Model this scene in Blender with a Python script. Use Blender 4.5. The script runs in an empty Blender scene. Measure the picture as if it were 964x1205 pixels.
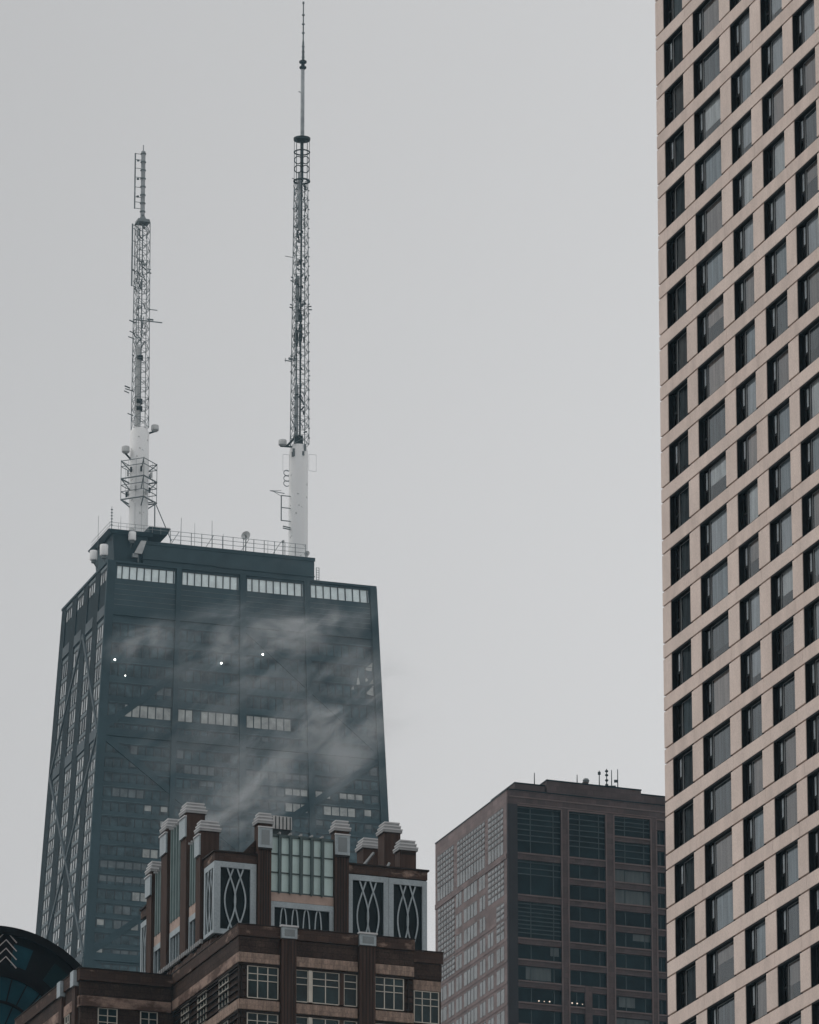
import bpy, bmesh, math, random
from mathutils import Vector
S = bpy.context.scene
C = S.collection
R = math.radians
rnd = random.Random(7)

# ------------------------------------------------------------------ camera, sky, sun, exposure
PITCH = 17.0125
cam_d = bpy.data.cameras.new('camera')
cam = bpy.data.objects.new('camera', cam_d); C.objects.link(cam)
cam.location = (0, 0, 1.7); cam.rotation_euler = (R(90 + PITCH), 0, 0)
cam_d.sensor_fit = 'HORIZONTAL'; cam_d.sensor_width = 36.0; cam_d.lens = 268.5
cam_d.clip_start = 1.0; cam_d.clip_end = 60000
S.camera = cam

SUN_AZ, SUN_EL = -78.0, 48.0          # degrees, azimuth clockwise from +Y (the view direction)
w = bpy.data.worlds.new('World'); S.world = w; w.use_nodes = True
nt = w.node_tree; N = nt.nodes; N.clear()
def nn(t, **kw):
    n = N.new(t)
    for k, v in kw.items(): setattr(n, k, v)
    return n
sky = nn('ShaderNodeTexSky', sky_type='NISHITA', sun_disc=False)
sky.sun_elevation = R(SUN_EL); sky.sun_rotation = R(SUN_AZ)
hs = nn('ShaderNodeHueSaturation'); hs.inputs['Saturation'].default_value = 0.25
nt.links.new(sky.outputs[0], hs.inputs['Color'])
tc = nn('ShaderNodeTexCoord'); sp = nn('ShaderNodeSeparateXYZ')
nt.links.new(tc.outputs['Generated'], sp.inputs[0])
ov = nn('ShaderNodeMapRange', interpolation_type='SMOOTHSTEP')   # overcast sky: even low down, brighter towards the zenith
for k_, v_ in (('From Min', 0.36), ('From Max', 1.0), ('To Min', 6.75), ('To Max', 13.6)): ov.inputs[k_].default_value = v_
nt.links.new(sp.outputs['Z'], ov.inputs['Value'])
cl = nn('ShaderNodeTexNoise'); cl.inputs['Scale'].default_value = 2.6; cl.inputs['Detail'].default_value = 5
cl.inputs['Roughness'].default_value = 0.45
nt.links.new(tc.outputs['Generated'], cl.inputs['Vector'])
cm = nn('ShaderNodeMapRange'); cm.inputs['To Min'].default_value = 0.88; cm.inputs['To Max'].default_value = 1.12
nt.links.new(cl.outputs['Fac'], cm.inputs['Value'])
thin = nn('ShaderNodeMapRange')                               # the cloud is thinner towards one side
thin.inputs['From Min'].default_value = -0.08; thin.inputs['From Max'].default_value = 0.05
thin.inputs['To Min'].default_value = 0.85; thin.inputs['To Max'].default_value = 1.05
nt.links.new(sp.outputs['X'], thin.inputs['Value'])
thick = nn('ShaderNodeMapRange', interpolation_type='SMOOTHSTEP')
for k_, v_ in (('From Min', 0.26), ('From Max', 0.38), ('To Min', 1.01), ('To Max', 0.935)): thick.inputs[k_].default_value = v_
nt.links.new(sp.outputs['Z'], thick.inputs['Value'])
m0 = nn('ShaderNodeMath', operation='MULTIPLY'); nt.links.new(ov.outputs[0], m0.inputs[0]); nt.links.new(thick.outputs[0], m0.inputs[1])
m1 = nn('ShaderNodeMath', operation='MULTIPLY'); nt.links.new(m0.outputs[0], m1.inputs[0]); nt.links.new(cm.outputs[0], m1.inputs[1])
m2 = nn('ShaderNodeMath', operation='MULTIPLY'); nt.links.new(m1.outputs[0], m2.inputs[0]); nt.links.new(thin.outputs[0], m2.inputs[1])
tint = nn('ShaderNodeMix', data_type='RGBA', blend_type='MULTIPLY'); tint.inputs['Factor'].default_value = 1.0
tint.inputs['B'].default_value = (1.01, 1.0, 1.0, 1)
nt.links.new(m2.outputs[0], tint.inputs['A'])
mixs = nn('ShaderNodeMix', data_type='RGBA'); mixs.inputs['Factor'].default_value = 0.9
nt.links.new(hs.outputs[0], mixs.inputs['A']); nt.links.new(tint.outputs['Result'], mixs.inputs['B'])
bg = nn('ShaderNodeBackground'); bg.inputs['Strength'].default_value = 0.1
wo = nn('ShaderNodeOutputWorld')
nt.links.new(mixs.outputs['Result'], bg.inputs['Color']); nt.links.new(bg.outputs[0], wo.inputs['Surface'])

sd = bpy.data.lights.new('sun', 'SUN'); sd.energy = 1.1; sd.angle = R(40); sd.color = (1.0, 0.96, 0.91)
so = bpy.data.objects.new('sun', sd); C.objects.link(so)
so.rotation_euler = (R(90 - SUN_EL), 0, R(180 - SUN_AZ)); so.location = (0, 0, 900)

vs = S.view_settings
vs.view_transform = 'Standard'; vs.look = 'None'; vs.gamma = 1.0; vs.exposure = 0.0; vs.use_curve_mapping = False

# ------------------------------------------------------------------ helpers
def tag(o, label=None, cat=None, group=None, kind=None):
    if label: o['label'] = label
    if cat: o['category'] = cat
    if group: o['group'] = group
    if kind: o['kind'] = kind
    return o

def empty(name, loc, label, cat, group=None):
    o = bpy.data.objects.new(name, None); C.objects.link(o); o.location = loc
    o.empty_display_size = 2
    return tag(o, label, cat, group)

class MB:
    """collects boxes, bars and tubes into one mesh"""
    def __init__(s, fr=None): s.v = []; s.f = []; s.fr = fr or (lambda u, v, z: (u, v, z))
    def hexa(s, p):            # p: 8 points, bottom ring then top ring
        n = len(s.v); s.v += [tuple(q) for q in p]
        for a in ((0, 3, 2, 1), (4, 5, 6, 7), (0, 1, 5, 4), (1, 2, 6, 5), (2, 3, 7, 6), (3, 0, 4, 7)):
            s.f.append([n + i for i in a])
        return s
    def box(s, u0, u1, v0, v1, z0, z1):
        F = s.fr
        return s.hexa([F(u0, v0, z0), F(u1, v0, z0), F(u1, v1, z0), F(u0, v1, z0),
                       F(u0, v0, z1), F(u1, v0, z1), F(u1, v1, z1), F(u0, v1, z1)])
    def frust(s, b, zb, t, zt):      # b, t: (u0,u1,v0,v1)
        F = s.fr
        r = lambda q, z: [F(q[0], q[2], z), F(q[1], q[2], z), F(q[1], q[3], z), F(q[0], q[3], z)]
        return s.hexa(r(b, zb) + r(t, zt))
    def quad(s, a, b, c, d):
        n = len(s.v); s.v += [tuple(x) for x in (a, b, c, d)]; s.f.append([n, n + 1, n + 2, n + 3]); return s
    def tube(s, p, q, r, n=6, r2=None):
        p = Vector(p); q = Vector(q); d = q - p
        if d.length < 1e-6: return s
        d.normalize(); a = d.orthogonal().normalized(); b = d.cross(a)
        r2 = r if r2 is None else r2; k = len(s.v)
        for c, rr in ((p, r), (q, r2)):
            for i in range(n):
                t = 2 * math.pi * i / n
                s.v.append(tuple(c + a * (rr * math.cos(t)) + b * (rr * math.sin(t))))
        for i in range(n):
            j = (i + 1) % n; s.f.append([k + i, k + j, k + n + j, k + n + i])
        s.f.append([k + i for i in range(n)][::-1]); s.f.append([k + n + i for i in range(n)])
        return s
    def lathe(s, cx, cy, prof, n=20):
        k = len(s.v)
        for r, z in prof:
            for i in range(n):
                t = 2 * math.pi * i / n
                s.v.append((cx + r * math.cos(t), cy + r * math.sin(t), z))
        for j in range(len(prof) - 1):
            for i in range(n):
                i2 = (i + 1) % n
                s.f.append([k + j * n + i, k + j * n + i2, k + (j + 1) * n + i2, k + (j + 1) * n + i])
        s.f.append([k + i for i in range(n)][::-1]); s.f.append([k + (len(prof) - 1) * n + i for i in range(n)])
        return s
    def ribbon(s, pts, wd, nrm, th):
        """flat bar along a polyline: wd wide in the plane whose normal is nrm, th thick"""
        nrm = Vector(nrm).normalized(); pts = [Vector(p) for p in pts]; rows = []
        for i, p in enumerate(pts):
            d = (pts[min(i + 1, len(pts) - 1)] - pts[max(i - 1, 0)]).normalized()
            sd_ = d.cross(nrm).normalized() * (wd / 2)
            rows.append([p - sd_, p + sd_, p + sd_ + nrm * th, p - sd_ + nrm * th])
        k = len(s.v)
        for r in rows: s.v += [tuple(x) for x in r]
        for i in range(len(rows) - 1):
            a = k + 4 * i; b = a + 4
            for j in range(4):
                j2 = (j + 1) % 4; s.f.append([a + j, a + j2, b + j2, b + j])
        s.f.append([k, k + 1, k + 2, k + 3][::-1]); e = k + 4 * (len(rows) - 1); s.f.append([e, e + 1, e + 2, e + 3])
        return s
    def prism(s, poly, vec):
        vec = Vector(vec); k = len(s.v); n = len(poly)
        s.v += [tuple(p) for p in poly] + [tuple(Vector(p) + vec) for p in poly]
        s.f.append([k + i for i in range(n)][::-1]); s.f.append([k + n + i for i in range(n)])
        for i in range(n):
            j = (i + 1) % n; s.f.append([k + i, k + j, k + n + j, k + n + i])
        return s
    def build(s, name, mat, parent=None, smooth=False, bevel=0, recalc=True):
        me = bpy.data.meshes.new(name); me.from_pydata(s.v, [], s.f); me.update()
        bm = bmesh.new(); bm.from_mesh(me)
        if recalc: bmesh.ops.recalc_face_normals(bm, faces=bm.faces)
        if bevel: bmesh.ops.bevel(bm, geom=list(bm.edges), offset=bevel, segments=2, affect='EDGES', profile=0.6)
        bm.to_mesh(me); bm.free()
        if smooth:
            for p in me.polygons: p.use_smooth = True
            try: me.set_sharp_from_angle(angle=R(40))
            except Exception: pass
        me.materials.append(mat)
        o = bpy.data.objects.new(name, me); C.objects.link(o)
        if parent is not None: o.parent = parent
        return o

def copy_to(o, parent, dz=0.0, mat=None):
    c = o.copy(); C.objects.link(c); c.parent = parent
    c.location = (o.location[0], o.location[1], o.location[2] + dz)
    if mat is not None:
        c.material_slots[0].link = 'OBJECT'; c.material_slots[0].material = mat
    return c

# ------------------------------------------------------------------ materials
def mat(name, col, rough=0.7, spec=0.5, metal=0.0, vary=0.12, scale=0.6, bump=0.0, col2=None, stretch=(1, 1, 1),
        lo=0.35, hi=0.65, coat=0.0, fine=0.0, joints=None):
    m = bpy.data.materials.new(name); m.use_nodes = True
    t = m.node_tree; n = t.nodes; b = n['Principled BSDF']
    b.inputs['Roughness'].default_value = rough; b.inputs['Specular IOR Level'].default_value = spec
    b.inputs['Metallic'].default_value = metal; b.inputs['Coat Weight'].default_value = coat
    tc = n.new('ShaderNodeTexCoord'); mp = n.new('ShaderNodeMapping'); mp.inputs['Scale'].default_value = stretch
    t.links.new(tc.outputs['Object'], mp.inputs['Vector'])
    nz = n.new('ShaderNodeTexNoise'); nz.inputs['Scale'].default_value = scale; nz.inputs['Detail'].default_value = 6
    nz.inputs['Roughness'].default_value = 0.62
    t.links.new(mp.outputs[0], nz.inputs['Vector'])
    mr = n.new('ShaderNodeMapRange'); mr.inputs['From Min'].default_value = lo; mr.inputs['From Max'].default_value = hi
    t.links.new(nz.outputs['Fac'], mr.inputs['Value'])
    c2 = col2 or tuple(min(1, c * (1 + vary)) for c in col); c1 = col if col2 else tuple(c * (1 - vary) for c in col)
    mix = n.new('ShaderNodeMix'); mix.data_type = 'RGBA'
    mix.inputs['A'].default_value = (*c1, 1); mix.inputs['B'].default_value = (*c2, 1)
    t.links.new(mr.outputs[0], mix.inputs['Factor'])
    out = mix.outputs['Result']
    if fine:
        n2 = n.new('ShaderNodeTexNoise'); n2.inputs['Scale'].default_value = 9.0; n2.inputs['Detail'].default_value = 4
        t.links.new(tc.outputs['Object'], n2.inputs['Vector'])
        r2 = n.new('ShaderNodeMapRange'); r2.inputs['To Min'].default_value = 1 - fine; r2.inputs['To Max'].default_value = 1 + fine
        r2.inputs['From Min'].default_value = 0.3; r2.inputs['From Max'].default_value = 0.7
        t.links.new(n2.outputs['Fac'], r2.inputs['Value'])
        mm = n.new('ShaderNodeMix'); mm.data_type = 'RGBA'; mm.blend_type = 'MULTIPLY'; mm.inputs['Factor'].default_value = 1
        t.links.new(out, mm.inputs['A']); t.links.new(r2.outputs[0], mm.inputs['B']); out = mm.outputs['Result']
    if joints:                                   # (course height, block length, joint width, how dark)
        sx = n.new('ShaderNodeSeparateXYZ'); t.links.new(tc.outputs['Object'], sx.inputs[0])
        def mth(op, *a):
            q = n.new('ShaderNodeMath'); q.operation = op
            for i, v in enumerate(a):
                if isinstance(v, (int, float)): q.inputs[i].default_value = v
                else: t.links.new(v, q.inputs[i])
            return q.outputs[0]
        ch, bl, jw, dk = joints
        zc = mth('DIVIDE', sx.outputs['Z'], ch); row = mth('FLOOR', zc)
        zf = mth('FRACT', zc)
        xs = mth('ADD', mth('MULTIPLY', sx.outputs['X'], .93), mth('MULTIPLY', sx.outputs['Y'], .93))
        xf = mth('FRACT', mth('ADD', mth('DIVIDE', xs, bl), mth('MULTIPLY', row, .5)))
        j = mth('MAXIMUM', mth('LESS_THAN', zf, jw / ch), mth('LESS_THAN', xf, jw / bl))
        cell = n.new('ShaderNodeTexWhiteNoise'); cell.noise_dimensions = '2D'
        cb = n.new('ShaderNodeCombineXYZ'); t.links.new(row, cb.inputs[0])
        t.links.new(mth('FLOOR', mth('ADD', mth('DIVIDE', xs, bl), mth('MULTIPLY', row, .5))), cb.inputs[1])
        t.links.new(cb.outputs[0], cell.inputs['Vector'])
        tone = mth('ADD', mth('MULTIPLY', cell.outputs['Value'], .30), .85)
        fac = mth('MULTIPLY', tone, mth('SUBTRACT', 1.0, mth('MULTIPLY', j, dk)))
        mj = n.new('ShaderNodeMix'); mj.data_type = 'RGBA'; mj.blend_type = 'MULTIPLY'; mj.inputs['Factor'].default_value = 1
        t.links.new(out, mj.inputs['A']); t.links.new(fac, mj.inputs['B']); out = mj.outputs['Result']
    t.links.new(out, b.inputs['Base Color'])
    if bump:
        bp = n.new('ShaderNodeBump'); bp.inputs['Strength'].default_value = bump; bp.inputs['Distance'].default_value = 0.05
        t.links.new(nz.outputs['Fac'], bp.inputs['Height']); t.links.new(bp.outputs[0], b.inputs['Normal'])
    return m

def glass_mat(name, tintc=(0.92, 0.95, 0.97), wav=0.02, scale=0.7, refl=(0.9, 0.94, 0.96)):
    m = bpy.data.materials.new(name); m.use_nodes = True; t = m.node_tree; n = t.nodes; n.clear()
    o = n.new('ShaderNodeOutputMaterial'); mx = n.new('ShaderNodeMixShader'); fr = n.new('ShaderNodeFresnel')
    fr.inputs['IOR'].default_value = 1.5
    tr = n.new('ShaderNodeBsdfTransparent'); tr.inputs[0].default_value = (*tintc, 1)
    gl = n.new('ShaderNodeBsdfGlossy'); gl.inputs['Roughness'].default_value = 0.03
    gl.inputs['Color'].default_value = (*refl, 1)
    tc = n.new('ShaderNodeTexCoord'); nz = n.new('ShaderNodeTexNoise'); nz.inputs['Scale'].default_value = scale
    t.links.new(tc.outputs['Object'], nz.inputs['Vector'])
    bp = n.new('ShaderNodeBump'); bp.inputs['Strength'].default_value = wav; bp.inputs['Distance'].default_value = 0.5
    t.links.new(nz.outputs['Fac'], bp.inputs['Height']); t.links.new(bp.outputs[0], gl.inputs['Normal'])
    t.links.new(fr.outputs[0], mx.inputs[0]); t.links.new(tr.outputs[0], mx.inputs[1]); t.links.new(gl.outputs[0], mx.inputs[2])
    t.links.new(mx.outputs[0], o.inputs[0])
    return m

def lamp_mat(name, col, st):
    m = bpy.data.materials.new(name); m.use_nodes = True; t = m.node_tree; n = t.nodes; n.clear()
    e = n.new('ShaderNodeEmission'); e.inputs[0].default_value = (*col, 1); e.inputs[1].default_value = st
    o = n.new('ShaderNodeOutputMaterial'); t.links.new(e.outputs[0], o.inputs[0]); return m

M = {}
M['ground'] = mat('ground_concrete', (0.16, 0.155, 0.15), 0.9, scale=0.02, vary=0.25)
# hotel
M['precast'] = mat('beige_precast', (0.595, 0.498, 0.445), 0.75, 0.3, scale=0.35, vary=0.10, fine=0.10, stretch=(1, 1, .6))
M['precast_b'] = mat('beige_precast_stained', (0.570, 0.472, 0.420), 0.75, 0.3, scale=0.9, vary=0.10, fine=0.08, stretch=(1, 1, 0.3))
M['joint'] = mat('dark_joint', (0.012, 0.012, 0.012), 0.9, 0.1)
M['bronze'] = mat('black_bronze', (0.007, 0.008, 0.009), 0.6, 0.12)
M['sash'] = mat('dark_sash', (0.016, 0.017, 0.018), 0.4, 0.35)
M['glass'] = glass_mat('window_glass')
M['glass_dark_mirror'] = glass_mat('wavy_dark_reflection_glass', (0.62, 0.68, 0.70), 0.35, 1.1, (0.17, 0.19, 0.20))  # dim tint and gloss stand for the reflection of something dark out of view
def curtain(name, col, v=0.22): return mat(name, col, 0.9, 0.1, scale=0.8, vary=v, stretch=(1.5, 3.5, 0.35), fine=0.10)
M['cur'] = [curtain('curtain_grey', (0.50, 0.52, 0.53)), curtain('curtain_pale', (0.66, 0.665, 0.65)),
            curtain('curtain_warm', (0.46, 0.385, 0.345)), curtain('curtain_taupe', (0.34, 0.29, 0.265)),
            curtain('curtain_blue_grey', (0.30, 0.345, 0.365), 0.35), curtain('curtain_sheer_dark', (0.09, 0.105, 0.11), 0.5)]
M['trim'] = mat('grey_pane_trim', (0.22, 0.235, 0.24), 0.5, 0.4)
M['slit'] = mat('inner_sash_curtain', (0.75, 0.76, 0.76), 0.8, 0.2, vary=0.2, scale=2)
# tapered skyscraper
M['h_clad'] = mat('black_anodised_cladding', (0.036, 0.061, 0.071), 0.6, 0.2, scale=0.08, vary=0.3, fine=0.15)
M['h_col'] = mat('dark_column_cladding', (0.026, 0.048, 0.057), 0.6, 0.2, scale=0.1, vary=0.2)
M['h_side'] = mat('sun_offset_cladding', (0.010, 0.018, 0.022), 0.7, 0.1, scale=0.1, vary=0.2)  # darkened copy of the tower cladding, offsets sunlight on the left face
M['h_edge'] = mat('floor_edge_cladding', (0.055, 0.085, 0.096), 0.6, 0.2, scale=0.12, vary=0.45)
M['h_brace'] = mat('grey_brace_cladding', (0.066, 0.083, 0.093), 0.6, 0.2, scale=0.1, vary=0.15)
M['h_span'] = mat('spandrel_cladding', (0.105, 0.13, 0.14), 0.6, 0.3, scale=0.2, vary=0.2)  # base lightened to stand for sky sheen on the left spandrels
M['h_glass'] = mat('dark_tower_glass', (0.032, 0.056, 0.065), 0.15, 0.3, scale=0.4, vary=0.75)
M['h_glass_side'] = mat('side_glass_sky_tone', (0.36, 0.38, 0.385), 0.1, 0.8, scale=0.25, vary=0.45)  # sky reflection on the left face put into a pale base colour
M['h_glass_mid'] = mat('side_glass_dim_sky_tone', (0.15, 0.165, 0.17), 0.1, 0.8, scale=0.3, vary=0.5)  # same painted sky reflection, dimmer; panes pick between the two at random
M['h_bright'] = mat('bright_top_glazing', (0.66, 0.75, 0.76), 0.3, 0.5, scale=0.6, vary=0.12)
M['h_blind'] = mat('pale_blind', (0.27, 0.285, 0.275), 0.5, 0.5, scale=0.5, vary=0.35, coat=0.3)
M['h_blind_dim'] = mat('dim_blind', (0.07, 0.088, 0.095), 0.5, 0.4, scale=0.5, vary=0.4, coat=0.3)
M['mullion'] = mat('tower_mullion', (0.02, 0.026, 0.03), 0.5, 0.4)
M['white'] = mat('white_antenna_paint', (0.72, 0.73, 0.73), 0.6, 0.3, scale=0.5, vary=0.06, stretch=(1, 1, 0.25), fine=0.05)
M['drum'] = mat('weathered_white_drum', (0.74, 0.745, 0.745), 0.6, 0.3, col2=(0.30, 0.31, 0.31), scale=0.9, lo=0.64, hi=0.70)
M['radome'] = mat('grey_radome', (0.42, 0.43, 0.43), 0.6, 0.3, vary=0.15, scale=1.0)
M['steel'] = mat('dark_galvanised_steel', (0.13, 0.15, 0.155), 0.6, 0.4, vary=0.3, scale=0.4)
M['steel_l'] = mat('pale_galvanised_steel', (0.28, 0.30, 0.31), 0.6, 0.4, vary=0.25, scale=0.4)
M['steel_d'] = mat('black_steel', (0.018, 0.028, 0.03), 0.6, 0.3)
# granite tower
M['g_side'] = mat('rose_granite_lit', (0.162, 0.124, 0.120), 0.7, 0.2, scale=0.25, vary=0.15, fine=0.14, joints=(.8, 1.2, .05, .25))  # same granite, lightened for the face turned to the light
M['g_front'] = mat('rose_granite_shade', (0.074, 0.053, 0.051), 0.7, 0.1, scale=0.25, vary=0.15, fine=0.12, joints=(.8, 1.2, .05, .25))  # same granite, darkened for the face turned from the light
M['g_dark'] = mat('dark_corner_granite', (0.030, 0.026, 0.028), 0.7, 0.1, scale=0.25, vary=0.15, fine=0.12)
M['g_sill'] = mat('granite_sill_light', (0.125, 0.092, 0.086), 0.7, 0.1, scale=0.4, vary=0.15)
M['g_glass'] = mat('dark_green_glass', (0.004, 0.010, 0.012), 0.15, 0.07, scale=0.3, vary=0.6)
M['g_blind'] = mat('pale_blind_behind_green_glass', (0.05, 0.062, 0.063), 0.3, 0.3, scale=0.5, vary=0.3, stretch=(3, 3, 0.4))
M['g_glass_side'] = mat('grey_glass_sky_tone', (0.125, 0.135, 0.138), 0.15, 0.55, scale=0.3, vary=0.35)  # bright reflection on the side panes carried by the base colour
M['g_slat'] = mat('louvre_slat', (0.045, 0.06, 0.064), 0.5, 0.2)
M['g_slat_side'] = mat('louvre_slat_side', (0.14, 0.125, 0.125), 0.6, 0.2)
# deco tower
M['b_stone'] = mat('dark_brown_granite', (0.030, 0.0185, 0.0145), 0.7, 0.1, scale=0.7, vary=0.2, fine=0.38, col2=(0.052, 0.034, 0.027), joints=(.42, .9, .035, .5))
M['b_corn'] = mat('stained_brown_cornice', (0.052, 0.032, 0.025), 0.7, 0.12, col2=(0.25, 0.18, 0.145), scale=0.5, lo=0.57, hi=0.70, joints=(.40, 1.1, .03, .4), fine=0.2, stretch=(1, 1, 2.2))
M['b_tan'] = mat('tan_sandstone', (0.235, 0.175, 0.142), 0.8, 0.15, scale=1.6, vary=0.26, fine=0.2, joints=(.36, .33, .022, .35), stretch=(2.5, 2.5, 0.5))
M['b_tan_dirty'] = mat('weathered_tan_band', (0.085, 0.055, 0.044), 0.8, 0.15, col2=(0.27, 0.195, 0.16), scale=0.35, lo=0.42, hi=0.54, fine=0.15, stretch=(1, 1, 2))
M['b_peach'] = mat('peach_spandrel', (0.36, 0.275, 0.235), 0.8, 0.25, scale=1.2, vary=0.12)
M['b_groove'] = mat('pier_groove', (0.018, 0.012, 0.010), 0.7, 0.2)
M['b_flute'] = mat('rust_brown_flute', (0.054, 0.033, 0.026), 0.7, 0.1, scale=1.2, vary=0.28, stretch=(3, 3, 0.2))
M['b_grey'] = mat('pale_grey_metal', (0.285, 0.335, 0.36), 0.5, 0.4, scale=0.9, vary=0.12, fine=0.12, stretch=(1, 1, .4))
M['b_inset'] = mat('grey_panel_inset', (0.19, 0.215, 0.225), 0.6, 0.2)
M['b_lip'] = mat('white_edge_highlight', (0.46, 0.47, 0.48), 0.6, 0.3, vary=0.06)  # white lips put the lit sheen of the upper edges into colour
M['b_cap'] = mat('pale_grey_cap', (0.26, 0.27, 0.275), 0.6, 0.35, scale=1.5, vary=0.14)
M['b_black'] = mat('dark_teal_glass', (0.007, 0.012, 0.014), 0.3, 0.1, vary=0.3, scale=0.4)
M['b_green'] = mat('frosted_green_glass', (0.46, 0.60, 0.59), 0.25, 0.4, scale=0.5, vary=0.10)
M['b_greend'] = mat('dark_green_fin', (0.05, 0.078, 0.08), 0.4, 0.4)
M['b_fin'] = mat('pale_green_fin', (0.16, 0.21, 0.21), 0.4, 0.4)
M['b_win'] = mat('dark_window_glass', (0.010, 0.022, 0.024), 0.15, 0.25, scale=0.5, vary=0.6)
M['b_frame'] = mat('cream_window_frame', (0.47, 0.45, 0.40), 0.6, 0.2)
M['b_roof'] = mat('grey_roof_gravel', (0.10, 0.095, 0.09), 0.9, 0.2, fine=0.3)
# arched building
M['a_stone'] = mat('near_black_stone', (0.006, 0.0045, 0.0045), 0.8, 0.03, scale=0.8, vary=0.25, fine=0.15)
M['a_glass'] = mat('teal_glass', (0.004, 0.030, 0.042), 0.4, 0.06, scale=0.6, vary=0.25)
M['a_glass_d'] = mat('deep_teal_glass', (0.003, 0.013, 0.015), 0.4, 0.04, scale=0.6, vary=0.25)
M['a_line'] = mat('pale_metal_chevron', (0.36, 0.33, 0.32), 0.5, 0.4)
M['lamp'] = lamp_mat('lit_lamp', (1.0, 0.97, 0.9), 9.0)
M['lamp_warm'] = lamp_mat('lit_ceiling_lamp', (1.0, 0.82, 0.66), 1.1)

# ------------------------------------------------------------------ ground
g = MB().quad((-9000, -9000, 0), (9000, -9000, 0), (9000, 9000, 0), (-9000, 9000, 0)).build('ground', M['ground'])
tag(g, kind='structure')

def az(a): return Vector((math.sin(R(a)), math.cos(R(a)), 0))
class Plan:
    """skew plan axes of a building: u along its right face, v along its left face"""
    def __init__(s, O, a, b): s.O = Vector((O[0], O[1], 0)); s.ex = az(a); s.ey = az(b)
    def __call__(s, u, v, z): return s.ex * u + s.ey * v + Vector((0, 0, z))
    def world(s, u, v, z): return s.O + s(u, v, z)

def pix(P):     # where a point stands in the 964 x 1205 picture: only used to choose which repeats get parts
    d = Vector(P) - Vector((0, 0, 1.7)); th = R(PITCH)
    wv = d.y * math.cos(th) + d.z * math.sin(th)
    return 482 + 7190.3 * d.x / wv, 602 - 7190.3 * (-d.y * math.sin(th) + d.z * math.cos(th)) / wv

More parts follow.
